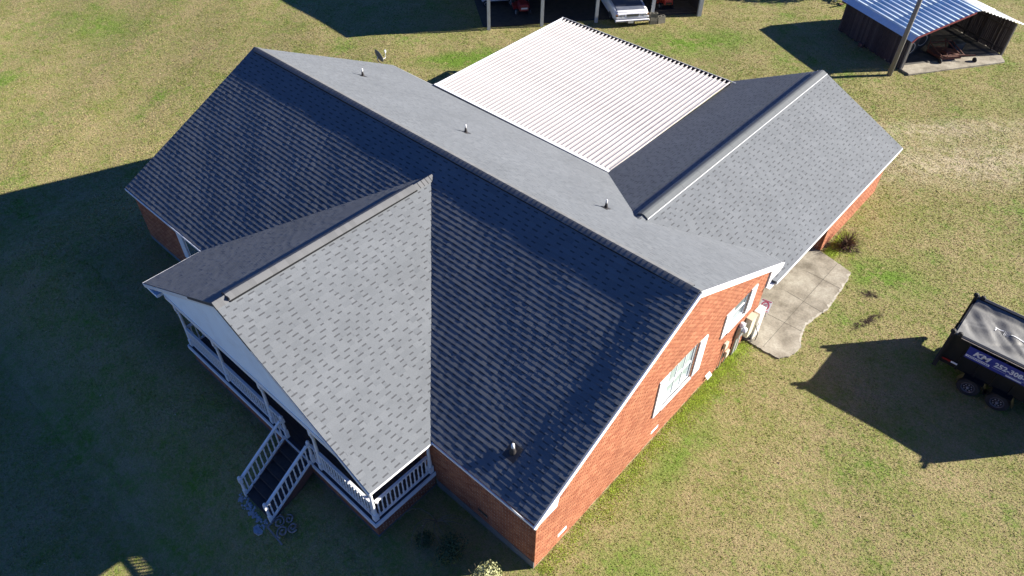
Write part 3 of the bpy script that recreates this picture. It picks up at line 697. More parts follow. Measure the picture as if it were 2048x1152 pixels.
window_side(W1[0] + .0, W1[1] - .0, W1[2], W1[3], 3, 2, True); window_side(W2[0], W2[1], W2[2], W2[3], 1, 2, True, M_DIMG)
def shutter(y0, y1, z0, z1):
    s = MB(); x0, x1 = XR + .016, XR + .06; t = .07
    s.bx(x0, x1, y0, y0 + t, z0, z1); s.bx(x0, x1, y1 - t, y1, z0, z1); s.bx(x0, x1, y0 + t, y1 - t, z0, z0 + t); s.bx(x0, x1, y0 + t, y1 - t, z1 - t, z1); s.bx(x0, x1, y0 + t, y1 - t, (z0 + z1) / 2 - .04, (z0 + z1) / 2 + .04)
    S = s.build('shutter', M_WHITE, house)
    z = z0 + t + .02
    lo = MB()
    while z < z1 - t - .02:
        if abs(z - (z0 + z1) / 2) > .06: lo.box((XR + .038, (y0 + y1) / 2, z), (.034, y1 - y0 - 2 * t, .008), (V(.8, 0, -.6), V(0, 1, 0), V(.6, 0, .8)))
        z += .045
    q = lo.build('louvres', M_WHITE, S); q['kind'] = 'stuff'
shutter(5.82, 6.28, 1.62, 3.40); shutter(8.14, 8.60, 1.62, 3.36); shutter(9.84, 10.30, 2.08, 3.26); shutter(11.54, 11.96, 2.02, 3.26)
# front-left window with shutter (mostly under the eave)
b = MB(); b.bx(3.9, 5.1, YF - .02, YF + .06, 1.0, 2.35); b.build('window', M_WHITE, house)
b = MB(); b.bx(4.0, 5.0, YF - .03, YF - .022, 1.1, 2.25); b.build('window_glass', M_GLASS, house)
b = MB(); b.bx(3.42, 3.86, YF - .07, YF - .02, 1.0, 2.38); b.build('shutter', M_WHITE, house); b = MB(); b.bx(5.14, 5.58, YF - .07, YF - .02, 1.0, 2.38); b.build('shutter', M_WHITE, house)
# porch door and windows
b = MB(); b.bx(13.3, 14.3, YF + .02, YF + .06, .8, 2.85); b.build('door', M_WHITE, house)
for x0, x1 in ((9.2, 10.6), (15.5, 16.9)):
    b = MB(); b.bx(x0, x1, YF + .02, YF + .05, 1.5, 2.8); b.build('window', M_GLASS, house)
# crawlspace vents
for (y0, y1, z0, z1) in VENTS:
    b = MB(); b.bx(XR - .03, XR + .0, y0, y1, z0, z1); v_ = b.build('foundation_vent', M_WHITE, house)
    for k in range(4): q = MB(); q.box((XR + .004, (y0 + y1) / 2, z0 + .02 + k * .04), (.02, y1 - y0, .006), (V(.8, 0, -.6), V(0, 1, 0), V(.6, 0, .8))); q.build('vent_slat', M_WHITE, v_)
b = MB(); b.bx(19.84, 20.26, YF - .005, YF + .03, .62, .78); b.build('foundation_vent', M_BLACK, house)
b = MB(); b.bx(XR, XR + .012, .16, 12.88, -.1, .02); b.build('foundation', mat('pale_footing', (.42, .36, .28), .9, var=.2), house)

# plumbing vents ----------------------------------------------------
M_PIPE = mat('white_vent_pipe', (.75, .75, .74), .4); M_BOOT = mat('lead_boot', (.035, .032, .032), .5, var=.3)
def roof_pipe(x, y, z, n, big=False, tilt=(0, 0, 1)):
    s = 1.25 if big else .85
    b = MB(); n = Vector(n)
    b.lathe((x, y, z - .03), (0, 0, 1), [(0, .085 * s), (.07, .08 * s), (.20, .052 * s), (.26, .05 * s)], 14); B = b.build('vent_boot', M_BOOT, roof, smooth=True)
    b = MB(); b.lathe((x, y, z + .0), (0, 0, 1), [(.2, .042 * s), (.30 * (1.15 if big else 1), .042 * s), (.36 * (1.1 if big else 1), .034 * s)], 12); b.build('vent_pipe', M_PIPE, roof, smooth=True)
    b = MB(); X = V(1, 0, 0); Y = n.cross(X).normalized(); b.box(Vector((x, y, z)) + n * .014, (.34 * s, .38 * s, .006), (X, Y, n)); b.build('vent_flange', M_BOOT, roof)
for x, y in ((2.67, 10.57), (9.62, 10.18), (16.84, 9.90)): roof_pipe(x, y, zb(y), NB)
roof_pipe(20.42, 1.05, zf(1.05) + .02, NF, True)

# porch posts, railings, steps -----------------------------------
def turned_post(x, y, z0, z1, name='porch_post', r=.075):
    H = z1 - z0
    b = MB(); b.box((x, y, z0 + .16), (2 * r, 2 * r, .32)); b.box((x, y, z1 - .14), (2 * r, 2 * r, .28))
    b.lathe((x, y, z0 + .32), (0, 0, 1), [(0, r * .95), (.03, r * .6), (.06, r * .9), (.12, r * .95), (.25 * H, r * .72), (H - .75, r * .62), (H - .68, r * .9), (H - .64, r * .6), (H - .6, r * .95)], 12)
    return b.build(name, M_WHITE, house)
for x in (7.72, 10.10, 12.72, 15.32, 17.9): turned_post(x, -2.18, ZD, ZP - .2 if x < 17 else 2.62)
turned_post(17.92, .02, ZD, 2.6)
BAL = {}
def baluster_mesh(h):
    k = round(h, 2)
    if k not in BAL:
        b = MB(); b.box((0, 0, .09), (.045, .045, .18)); b.box((0, 0, k - .07), (.045, .045, .14))
        b.lathe((0, 0, .18), (0, 0, 1), [(0, .022), (.03, .012), (.08, .026), (k * .25, .028), (k * .5, .017), (k - .40, .013), (k - .36, .024), (k - .32, .020)], 6)
        BAL[k] = b.mesh('baluster', M_WHITE)
    return BAL[k]
def railing(a, c, h0=.09, h1=.92, n=None, sp=.155):
    """a, c: points at walking-surface level at both ends (may slope)"""
    a = Vector(a); c = Vector(c); d = c - a; Ln = math.hypot(d.x, d.y)
    b = MB(); b.beam(a + V(0, 0, h1), c + V(0, 0, h1), .085, .055); b.beam(a + V(0, 0, h1 - .05), c + V(0, 0, h1 - .05), .045, .04)
    top = b.build('railing', M_WHITE, house)
    b = MB(); b.beam(a + V(0, 0, h0), c + V(0, 0, h0), .05, .07); b.build('bottom_rail', M_WHITE, top)
    n = n or int(Ln / sp)
    for i in range(n):
        t = (i + .5) / n; p = a + d * t
        o = bpy.data.objects.new('baluster', baluster_mesh(h1 - h0 - .10)); COL.objects.link(o); o.location = p + V(0, 0, h0 + .03); link_parent(o, top)
    return top
XS0, XS1, YS1, ZS1 = 13.56, 14.93, -4.10, -.47
railing((7.80, -2.18, ZD), (10.02, -2.18, ZD)); railing((10.18, -2.18, ZD), (12.64, -2.18, ZD)); railing((12.80, -2.18, ZD), (XS0 - .06, -2.18, ZD))
railing((XS1 + .05, -2.18, ZD), (15.25, -2.18, ZD)); railing((15.40, -2.18, ZD), (17.82, -2.18, ZD), n=17)
railing((17.92, -2.10, ZD), (17.92, -.06, ZD), n=13)
railing((7.72, -2.10, ZD), (7.72, .1, ZD))
def newel(x, y, z, h=1.12):
    b = MB(); r = .055
    b.box((x, y, z + .2), (2 * r, 2 * r, .4)); b.box((x, y, z + h - .22), (2 * r, 2 * r, .18))
    b.lathe((x, y, z + .4), (0, 0, 1), [(0, r), (.04, r * .6), (.10, r * .95), (h - .75, r * .7), (h - .71, r)], 10)
    b.lathe((x, y, z + h - .13), (0, 0, 1), [(0, r * .6), (.03, r * .5), (.05, r * 1.0), (.09, r * 1.15), (.13, r * .9), (.16, .003)], 10)
    return b.build('newel_post', M_WHITE, house)
for x in (XS0, XS1): newel(x, -2.22, ZD); newel(x, YS1, ZS1)
for x in (XS0, XS1): railing((x, -2.30, ZD + .0), (x, YS1 + .06, ZS1 + .06), h0=.12, h1=.95, n=10)
NT = 6; M_TREAD = mat('dark_stair_paint', (.045, .035, .035), .7, var=.3)
for i in range(NT):
    y = -2.32 - (i + 1) * (-2.32 - YS1) / NT * -1; y0 = -2.32 - i * (-2.32 - YS1) / NT; z = ZD - (i + 1) * (ZD - ZS1) / (NT + 1)
    b = MB(); b.bx(XS0 + .03, XS1 - .03, y0 - (-2.32 - YS1) / NT - .02, y0, z - .04, z); T = b.build('stair_tread', M_TREAD, house)
    b = MB(); b.bx(XS0 + .03, XS1 - .03, y0 - .02, y0 - .002, z + .001, z + (ZD - ZS1) / (NT + 1) - .045); b.build('stair_riser', M_TREAD, T)
for x in (XS0, XS1):
    b = MB(); b.prism([(x - .025, -2.33, ZD - .01), (x - .025, -2.33, ZD - .4), (x - .025, YS1, ZS1 - .35), (x - .025, YS1, ZS1 + .04)], (.05, 0, 0)); b.build('stringer', mat('brown_stringer', (.10, .045, .035), .8, var=.25), house)

# satellite dish ----------------------------------------------------
dish = thing('satellite_dish', 'grey oval satellite dish with feed arm at the far corner of the back roof eave', 'satellite dish', (-.42, 14.0, 2.9))
dc = V(-.42, 13.95, 3.33); dn = V(.05, .95, .30).normalized(); ref = dn.cross(V(0, 0, 1)).normalized(); up = ref.cross(dn).normalized()
m = MB(); rings = [(0, .07), (.12, .062), (.24, .035), (.33, 0), (.335, -.012)]; vs = []; n = 20
for r, dep in rings:
    for k in range(n): t = 2 * math.pi * k / n; vs.append(dc - dn * dep + ref * (r * .9 * math.cos(t)) + up * (r * 1.05 * math.sin(t)))
fs = [(i * n + k, i * n + (k + 1) % n, (i + 1) * n + (k + 1) % n, (i + 1) * n + k) for i in range(len(rings) - 1) for k in range(n)] + [tuple(range(n))]
m.add(vs, fs); o = m.build('reflector', mat('grey_dish', (.11, .115, .12), .5), dish, smooth=True)
sol = o.modifiers.new('s', 'SOLIDIFY'); sol.thickness = .012
m = MB(); m.tube([dc - up * .3 - dn * .02, dc - up * .34 + dn * .3, dc - up * .05 + dn * .42], .016, 6); m.build('feed_arm', M_WHITE, dish)
m = MB(); m.box(dc - up * .02 + dn * .42, (.07, .07, .12)); m.build('receiver', M_WHITE, dish)
m = MB(); m.tube([dc - dn * .08, dc - dn * .16 - up * .1, (-.36, 13.9, 2.95)], .022, 8); m.build('mast', M_STEEL, dish)

# ------------------------------------------------------------------ patio cover
M_PATIO = mat('white_aluminium_pan', (.53, .50, .485), .5, 0, var=.10, scale=1.2, dirt=(.24, .19, .17), dirts=1.9, dirta=.85, stretch=(8, .45, 1), spec=.3)
patio = thing('patio_cover', 'white ribbed aluminium patio roof between the main roof and the wing', 'patio cover', (8.5, 19.5, 0))
PX0, PX1, PY0, PY1, NP = 3.05, 13.84, 14.62, 24.6, 44
def pz(y): return 2.70 + (y - PY0) * .0175
pw = (PX1 - PX0) / NP; sl = .0175
def pan(short):
    m = MB(); ye = PY1 - PY0
    def st(u0, u1, z0, z1, y0, y1): m.add([(u0, y0, z0 + sl * y0), (u1, y0, z1 + sl * y0), (u1, y1, z1 + sl * y1), (u0, y1, z0 + sl * y1)], [(0, 1, 2, 3)])
    a = pw * .72; h = .044
    st(0, a, 0, 0, .0, ye - short)
    st(a, a + .008, 0, h, 0, ye); st(a + .008, pw - .012, h, h, 0, ye); st(pw - .012, pw, h, 0, 0, ye)
    m.add([(a, ye, sl * ye), (pw, ye, sl * ye), (pw, ye, sl * ye + h), (a, ye, sl * ye + h)], [(0, 1, 2, 3)])
    return m.mesh('roof_pan', M_PATIO)
pans = [pan(.20), pan(.21), pan(.19)]
for i in range(NP):
    o = bpy.data.objects.new('roof_pan', pans[i % 3]); COL.objects.link(o); o.location = (PX0 + i * pw, PY0, pz(PY0)); link_parent(o, patio)
m = MB(); m.beam((2.98, 14.60, 2.745), (13.86, 14.47, 2.745), .17, .05); m.build('header_flashing', mat('bright_flashing', (.8, .8, .8), .4), patio)
m = MB(); m.beam((PX0, PY1 + .02, pz(PY1) - .05), (PX1, PY1 + .02, pz(PY1) - .05), .03, .21); m.beam((PX0 + .02, PY1 - .12, pz(PY1) - .14), (PX1 - .02, PY1 - .12, pz(PY1) - .14), .26, .01); m.build('gutter', mat('bronze_gutter', (.035, .03, .04), .5), patio)
m = MB(); m.beam((PX0 - .1, PY1 + .045, pz(PY1) + .05), (PX1 + .25, PY1 + .045, pz(PY1) + .05), .02, .03); m.build('gutter_lip', M_WHITE, patio)
m = MB(); m.beam((PX0 - .02, PY0, pz(PY0) + .01), (PX0 - .02, PY1, pz(PY1) + .01), .05, .12); m.build('side_trim', M_WHITE, patio)
for x in (3.2, 6.8, 10.4, 13.7):
    m = MB(); m.bx(x - .04, x + .04, PY1 - .3, PY1 - .22, 0, pz(PY1) - .15); m.build('support_post', M_WHITE, patio)

# ------------------------------------------------------------------ things on and by the gable wall
M_BEIGE = mat('beige_cabinet', (.56, .50, .38), .5, var=.06); M_WBOX = mat('white_cabinet', (.78, .76, .70), .5, var=.05)
t = thing('electric_meter', 'round glass electric meter above white conduits on the gable wall', 'meter', (22.2, 11.65, 0))
b = MB(); b.bx(XR + .02, XR + .17, 11.35, 11.75, .95, 1.50); b.build('meter_box', M_STEEL, t, bevel=.01)
b = MB(); b.lathe((XR + .17, 11.55, 1.32), (1, 0, 0), [(0, .13), (.05, .13), (.12, .11), (.14, .06)], 18); b.build('meter_dome', mat('meter_glass', (.6, .63, .66), .15), t, smooth=True)
b = MB(); b.lathe((XR + .10, 11.5, 1.50), (0, 0, 1), [(0, .10), (.10, .11), (.16, .07), (.17, .01)], 12); b.build('weather_head', M_WHITE, t)
for k, yy in enumerate((11.38, 11.48, 11.60, 11.70)):
    b = MB(); b.tube([(XR + .08, yy, -.08), (XR + .08, yy, .95)], .028 if k % 2 else .038, 8); b.build('conduit', M_WBOX if k % 2 else M_STEEL, t)
for k, (yy, zz, lab) in enumerate(((10.42, 1.08, 'small beige utility box on the brick wall, upper of the two beside the meter'), (10.78, .34, 'small beige utility box low on the brick wall beside the meter conduits'))):
    t = thing('utility_box', lab, 'utility box', (XR + .05, yy, zz), 'small utility boxes on the gable wall')
    b = MB(); b.bx(XR + .02, XR + .12, yy, yy + .22, zz, zz + .30); b.build('box_body', M_BEIGE, t, bevel=.01)
    b = MB(); b.tube([(XR + .06, yy + .06, -.08), (XR + .06, yy + .06, zz)], .02, 6); b.build('conduit', M_STEEL, t)
t = thing('hvac_unit', 'beige metal cabinet standing against the gable wall beside the meter', 'cabinet', (22.3, 12.1, 0))
b = MB(); b.bx(XR + .03, XR + .26, 11.98, 12.36, .55, 1.50); b.build('cabinet_body', M_BEIGE, t, bevel=.015)
b = MB(); b.bx(XR + .02, XR + .28, 11.96, 12.38, 1.505, 1.53); b.build('lid', M_BEIGE, t)
b = MB(); b.tube([(XR + .3, 12.46, .9), (XR + .45, 12.52, .5), (XR + .42, 12.56, .1), (XR + .25, 12.5, .06), (XR + .2, 12.44, .5)], .018, 6); b.build('hose', M_BLACK, t)
t = thing('storage_cabinet', 'tall white cabinet at the far end of the gable wall beside the apron', 'cabinet', (22.3, 12.75, 0))
b = MB(); b.bx(XR + .03, XR + .30, 12.55, 13.02, .06, 1.45); b.build('cabinet_body', M_WBOX, t, bevel=.015)
b = MB(); b.bx(XR + .302, XR + .31, 12.60, 12.97, .12, 1.38); b.build('cabinet_door', M_WBOX, t)
b = MB(); b.tube([(XR + .325, 12.66, .7), (XR + .325, 12.66, .95)], .01, 6); b.build('handle', M_BLACK, t)
t = thing('printed_board', 'white board with a pink red emblem propped beside the white cabinet', 'sign', (22.35, 13.6, 0))
q = (V(.75, .15, 0).normalized(), V(-.08, .75, .35).normalized()); nn = q[0].cross(q[1]).normalized(); q = (q[0], nn.cross(q[0]))
cc = V(22.16, 13.62, .92); b = MB(); b.box(cc, (.40, .50, .03), (q[0], q[1], nn)); b.build('board', M_WHITE, t)
M_PINK = mat('pink_red_print', (.55, .06, .12), .6, var=.1)
b = MB(); N_ = 20; vs = []
for r in (.16, .115):
    for k in range(N_): a = 2 * math.pi * k / N_; vs.append(cc + nn * .019 + q[0] * (r * .95 * math.cos(a)) + q[1] * (r * 1.2 * math.sin(a)))
b.add(vs, [(k, (k + 1) % N_, N_ + (k + 1) % N_, N_ + k) for k in range(N_)])
for k in range(3): b.box(cc + nn * .020 + q[1] * (.06 - .06 * k), (.15 - .02 * k, .022, .002), (q[0], q[1], nn))
b.box(cc + nn * .020 + q[1] * -.215, (.36, .03, .002), (q[0], q[1], nn)); b.box(cc + nn * .020 + q[1] * .215, (.36, .03, .002), (q[0], q[1], nn)); b.build('print', M_PINK, t)
b = MB(); b.tube([cc - nn * .02 - q[1] * .2, V(22.2, 13.6, .06)], .015, 6); b.tube([cc - nn * .02 + q[1] * .2, V(22.2, 14.0, .06)], .015, 6); b.build('stand_leg', M_STEEL, t)
t = thing('splash_block', 'small white vent hood low on the gable wall above the weeds', 'vent hood', (22.2, 9.65, 0))
b = MB(); b.prism([(XR + .015, 9.55, .34), (XR + .015, 9.85, .34), (XR + .13, 9.85, .24), (XR + .13, 9.55, .24)][::-1], (0, 0, -.05)); b.build('hood', M_WHITE, t)

# ------------------------------------------------------------------ ornaments by the steps
M_IRON = mat('grey_cast_scrollwork', (.24, .21, .20), .8, var=.4, scale=9)
t = thing('scroll_panel', 'grey ornamental scrollwork panel lying on the grass beside the porch steps', 'ornament', (14.9, -4.2, -.5))
o3 = V(14.98, -4.30, gz(15.1, -4.2) + .04); ux = V(.80, -.04, .04).normalized(); uy = V(.02, .50, .12).normalized(); un_ = ux.cross(uy).normalized()
def pt(a, b_, c=0): return o3 + ux * a + uy * b_ + un_ * c
b = MB(); b.beam(pt(0, 0), pt(.85, 0), .05, .04, un_); b.beam(pt(0, 0), pt(0, .55), .05, .04, un_); b.build('frame', M_IRON, t)
def spiral(cx, cy, r0, r1, turns, ph, w=.03):
    pts = []
    for i in range(28):
        f = i / 27; a = ph + f * turns * 2 * math.pi; r = r0 + (r1 - r0) * f; pts.append(pt(cx + r * math.cos(a), cy + r * math.sin(a), .05 + .02 * math.sin(i)))
    m_ = MB(); m_.tube(pts, w, 6); m_.build('scroll', M_IRON, t)
spiral(.20, .35, .05, .22, 1.6, .3, .028); spiral(.55, .25, .04, .20, 1.5, 2.2, .03); spiral(.70, .55, .04, .17, 1.4, 4., .03); spiral(.38, .62, .03, .15, 1.3, 1., .025)
M_STONE = mat('pale_blue_grey_stone', (.34, .36, .40), .85, var=.4, scale=14, bump=.5)
t = thing('stone_edging', 'rough strip of pale stones laid across the foot of the porch steps', 'stones', (14.1, -4.45, -.5))
ico = []
for k in range(4):
    m_ = MB(); vs = [Vector((math.cos(a) * math.cos(e), math.sin(a) * math.cos(e), math.sin(e))) * random.uniform(.75, 1.15) for e in (-.5, .5) for a in [j * math.pi / 3 + e for j in range(6)]]
    vs += [V(0, 0, -.9), V(0, 0, .9)]; fs = [(i, (i + 1) % 6, 6 + (i + 1) % 6, 6 + i) for i in range(6)] + [((i + 1) % 6, i, 12) for i in range(6)] + [(6 + i, 6 + (i + 1) % 6, 13) for i in range(6)]
    m_.add(vs, fs); ico.append(m_.mesh('stone', M_STONE))
for i in range(90):
    f = random.random(); x = 13.32 + f * 1.55 + random.gauss(0, .03); y = -4.30 + random.gauss(0, .07) - .02 * f
    o = bpy.data.objects.new('stone', random.choice(ico)); COL.objects.link(o); s = random.uniform(.022, .055)
    o.location = (x, y, gz(x, y) + s * .3); o.scale = (s * 1.3, s, s * .6); o.rotation_euler = (0, 0, random.uniform(0, 6)); link_parent(o, t)
t = thing('stepping_stone', 'flat dark blue grey stone on the grass below the steps', 'stone', (14.6, -4.8, -.6))
b = MB(); b.prism([(14.75 + .2 * math.cos(a * .9), -4.52 + .15 * math.sin(a * .9), gz(14.75, -4.52) + .03) for a in range(7)], (0, 0, -.08)); b.build('slab', M_STONE, t)
# potted plant on the porch
t = thing('potted_plant', 'brown dried potted plant standing on the porch behind the left railing', 'plant', (8.9, -1.4, ZD))
b = MB(); b.lathe((8.9, -1.4, ZD), (0, 0, 1), [(0, .14), (.28, .2), (.3, .2), (.3, .17)], 14); b.build('pot', mat('terracotta', (.25, .12, .08), .8), t)
def leaf_mesh(n, c, r, size, m, name, par, squash=(1, 1, 1)):
    d = rng.normal(size=(n, 3)); d /= np.linalg.norm(d, axis=1)[:, None]; rr = rng.uniform(.35, 1, n) ** .5
    p = np.array(c) + d * rr[:, None] * np.array(squash) * r
    a = rng.normal(size=(n, 3)); a /= np.linalg.norm(a, axis=1)[:, None]; bb = np.cross(a, d + .01); bb /= np.linalg.norm(bb, axis=1)[:, None]
    s = size * rng.uniform(.6, 1.4, n)[:, None]
    v3 = np.stack([p - a * s * .5, p + a * s * .5, p + bb * s], 1).reshape(-1, 3)
    o = mesh_tris(name, v3, m)
    if par: link_parent(o, par)
    return o
leaf_mesh(260, (8.9, -1.4, ZD + .65), .38, .09, mat('dry_leaf', (.20, .11, .06), .8, var=.5, scale=12), 'foliage', t)

# ------------------------------------------------------------------ shrubs
def shrub(name, label, x, y, h, r, nleaf, size, m, cat='shrub', grp=None, sq=(1, 1, 1)):
    z = gz(x, y); t = thing(name, label, cat, (x, y, z), grp)
    b = MB()
    for k in range(9):
        a = random.uniform(0, 6.28); l_ = random.uniform(.3, .85) * r
        b.tube([(x, y, z - .05), (x + .3 * l_ * math.cos(a), y + .3 * l_ * math.sin(a), z + h * .4), (x + l_ * math.cos(a), y + l_ * math.sin(a), z + h * random.uniform(.7, .95))], [.022, .015, .006], 5)
    b.build('stem', mat('shrub_bark', (.10, .075, .05), .9), t)
    for k in range(5):
        a = random.uniform(0, 6.28); rr = random.uniform(0, .45) * r
        leaf_mesh(nleaf // 5, (x + rr * math.cos(a), y + rr * math.sin(a), z + h * random.uniform(.45, .72)), r * random.uniform(.5, .7), size, m, 'foliage', t, (1, 1, h / r * .5))
    return t
M_LEAF1 = mat('pale_variegated_leaf', (.34, .35, .17), .5, var=.45, scale=5); M_LEAF2 = mat('dark_leaf', (.05, .09, .03), .6, var=.4, scale=5)
shrub('camellia_bush', 'pale leaved bush catching the sun at the bottom of the picture beside the house corner', 21.5, -1.42, 1.3, .62, 2600, .055, M_LEAF1)
shrub('shaded_shrub', 'dark green shrub in the shade in front of the right brick wall', 20.1, -1.25, .75, .6, 1500, .05, M_LEAF2)
shrub('shaded_shrub', 'low dark shrub in deep shade nearer the porch corner', 19.2, -1.5, .45, .45, 700, .045, M_LEAF2)
t = thing('bare_branches', 'thin bare arching stems of a leafless shrub in the corner between porch and wall', 'shrub', (19.0, -.5, 0))
M_BARE = mat('pale_bare_stem', (.17, .15, .12), .8, var=.3)
for k in range(9):
    a = random.uniform(-.4, 3.6) + math.pi; l_ = random.uniform(.7, 1.35); x, y = 18.95, -.75
    pts = [(x + l_ * f * math.cos(a + f * .6), y + l_ * f * math.sin(a + f * .6) * .9, .02 + .62 * math.sin(f * 2.7)) for f in (0, .2, .4, .6, .8, 1)]
    b = MB(); b.tube(pts, [.012, .011, .009, .008, .006, .004], 5); b.build('stem', M_BARE, t)
t = thing('thorny_shrub', 'small brown leafless twiggy shrub by the corner of the wing wall', 'shrub', (22.7, 20.3, 0))
M_TWIG = mat('reddish_twig', (.17, .11, .07), .9, var=.4)
b = MB()
for k in range(260):
    a = random.uniform(0, 6.28); e = random.uniform(.25, 1.3); l_ = random.uniform(.35, .95); c_ = V(22.75, 20.35, .02)
    d_ = V(math.cos(a) * math.cos(e), math.sin(a) * math.cos(e), math.sin(e)); b.tube([c_, c_ + d_ * l_ * .5 + V(0, 0, .05), c_ + d_ * l_ + V(random.uniform(-.1, .1), random.uniform(-.1, .1), -.02)], [.008, .006, .003], 3, False)
b.build('twigs', M_TWIG, t)['kind'] = 'stuff'
leaf_mesh(250, (22.75, 20.3, .12), .45, .06, mat('dead_leaf', (.10, .05, .035), .9, var=.5), 'leaf_litter', t, (1, 1, .3))['kind'] = 'stuff'

# ------------------------------------------------------------------ utility pole
M_POLE = mat('grey_pole_wood', (.20, .19, .17), .9, var=.25, scale=5, stretch=(4, 4, .5), bump=.2)
t = thing('utility_pole', 'weathered grey wooden utility pole standing in front of the barn', 'utility pole', (18.0, 37.0, 0))
b = MB(); b.lathe((18.0, 37.03, -.3), (.012, 0, 1), [(0, .145), (4, .125), (9.3, .10)], 16); b.build('pole', M_POLE, t, smooth=True)
b = MB(); b.beam((17.2, 36.7, 8.6), (18.9, 37.4, 8.6), .09, .11); b.build('crossarm', M_POLE, t)

# ------------------------------------------------------------------ dump trailer
tr = thing('dump_trailer', 'black high sided dump trailer with mesh tarp and blue phone number sign', 'trailer', (30.4, 16.8, 0))
TX0, TX1, TY0, TY1, TZ0, TZ1 = 28.0, 32.85, 15.58, 18.0, .78, 2.16
def ribside(y, out):
    b = MB(); b.bx(TX0, TX1, y - .03, y + .03, TZ0, TZ1 - .05); S_ = b.build('side_panel', M_BLACK, tr)
    for k in range(9):
        x = TX0 + .06 + k * (TX1 - TX0 - .12) / 8; q_ = MB(); q_.bx(x - .035, x + .035, min(y + out * .031, y + out * .09), max(y + out * .031, y + out * .09), TZ0, TZ1 - .06); q_.build('side_rib', M_BLACK, S_)
    b = MB(); b.bx(TX0, TX1, y - .06, y + .06, TZ1 - .05, TZ1 + .02); b.build('top_rail', M_BLACK, tr)
    b = MB(); b.tube([(TX0 + .3, y + out * .1, TZ1 + .0), (TX1, y + out * .1, TZ1 + .0)], .012, 6); b.build('tarp_bar', mat('tan_bar', (.35, .30, .25), .6), tr)
ribside(TY0, -1); ribside(TY1, 1)
b = MB(); b.bx(TX0 + .02, TX0 + .07, TY0 + .03, TY1 - .03, TZ0, TZ1 - .12); b.build('tail_gate', M_BLACK, tr)
b = MB(); b.bx(TX1 - .07, TX1 - .02, TY0 + .03, TY1 - .03, TZ0, TZ1 + .25); b.build('front_panel', M_BLACK, tr)
b = MB(); b.bx(TX0, TX1, TY0 + .03, TY1 - .03, TZ0 - .06, TZ0); b.bx(TX0, TX1 + .1, TY0 + .55, TY0 + .65, TZ0 - .26, TZ0 - .06); b.bx(TX0, TX1 + .1, TY1 - .65, TY1 - .55, TZ0 - .26, TZ0 - .06); b.build('chassis', M_BLACK, tr)
for yy in (TY0, TY1):   # corner post with latch hooks
    b = MB(); b.bx(TX0 - .05, TX0 + .09, yy - .08, yy + .08, TZ0 - .3, TZ1 + .05); b.build('corner_post', M_MATB, tr)
    for xx in (TX0 - .02, TX0 + .22):
        b = MB(); b.lathe((xx, yy - .05, TZ1 + .06), (0, 1, 0), [(0, .03), (.01, .085), (.09, .085), (.10, .03)], 10); b.build('hinge_lug', M_MATB, tr)
b = MB(); b.bx(TX0 - .06, TX0 - .02, TY0 - .03, TY1 + .03, TZ0 - .34, TZ0 - .1); b.build('bumper', M_BLACK, tr)
# tarp
M_TARP = mat('mesh_tarp', (.12, .12, .115), .6, var=.22, scale=1.6, dirt=(.07, .07, .075), dirts=1.4, dirta=.6, bump=.3, bscale=14)
nx_, ny_ = 70, 36; vs = []
def tarp_z(f, g, x):
    s = math.sin(math.pi * g); z = TZ1 - .02 - .10 * s ** .7
    z += .022 * math.sin(f * 31 + g * 7) * s + .018 * math.sin(g * 21 - f * 13) * s + .010 * math.sin(f * 60 + g * 24) * s * (1 - f * .5) - .03 * math.exp(-((f * 2.2 - g * 1.1 - .35) / .04) ** 2) * s - .025 * math.exp(-((f * 1.6 + g * .9 - .9) / .035) ** 2) * s - .03 * math.exp(-((f * .8 - g * 1.3 + .5) / .03) ** 2) * s
    if f < .06: z -= .0
    return z - (.07 * math.exp(-((g - .2) / .12) ** 2) * math.sin(min(f * 4, 1) * math.pi / 2)) - .05 * math.exp(-((g - .86) / .06) ** 2)
for i in range(nx_):
    for j in range(ny_):
        f = i / (nx_ - 1); g = j / (ny_ - 1); vs.append((TX0 + .08 + f * (TX1 - TX0 - .12), TY0 + .07 + g * (TY1 - TY0 - .14), tarp_z(f, g, 0)))
b = MB(); b.add(vs, [(i * ny_ + j, (i + 1) * ny_ + j, (i + 1) * ny_ + j + 1, i * ny_ + j + 1) for i in range(nx_ - 1) for j in range(ny_ - 1)])
tarp = b.build('tarp', M_TARP, tr, smooth=True)
M_WPR = mat('white_print', (.62, .64, .66), .6, var=.08)
# printed mark on the tarp: a T, a faint pattern and a long white line
def on_tarp(poly, name='print', m=M_WPR):
    b = MB(); pts = []
    for (x, y) in poly:
        f = (x - TX0 - .08) / (TX1 - TX0 - .12); g = (y - TY0 - .07) / (TY1 - TY0 - .14); pts.append((x, y, tarp_z(f, g, 0) + .014))
    b.add(pts, [tuple(range(len(pts)))]); b.build(name, m, tarp)
def on_rect(x0, x1, y0, y1, k=6, m=M_WPR):
    b = MB(); vs = []
    for i in range(k + 1):
        x = x0 + (x1 - x0) * i / k; f = (x - TX0 - .08) / (TX1 - TX0 - .12)
        for y in (y0, y1): g = (y - TY0 - .07) / (TY1 - TY0 - .14); vs.append((x, y, tarp_z(f, g, 0) + .016))
    b.add(vs, [(2 * i, 2 * i + 2, 2 * i + 3, 2 * i + 1) for i in range(k)]); b.build('print', m, tarp)
on_rect(29.02, 29.30, 16.98, 17.02); on_rect(29.04, 29.08, 16.84, 16.98); on_rect(29.55, 30.75, 16.90, 16.94, 14)
M_FAINT = mat('faint_print', (.22, .23, .25), .6)
for k in range(4): on_rect(29.33 + .045 * k, 29.355 + .045 * k, 16.78, 17.03, 2, M_FAINT)
on_rect(29.30, 29.52, 16.84, 16.865, 3, M_FAINT)
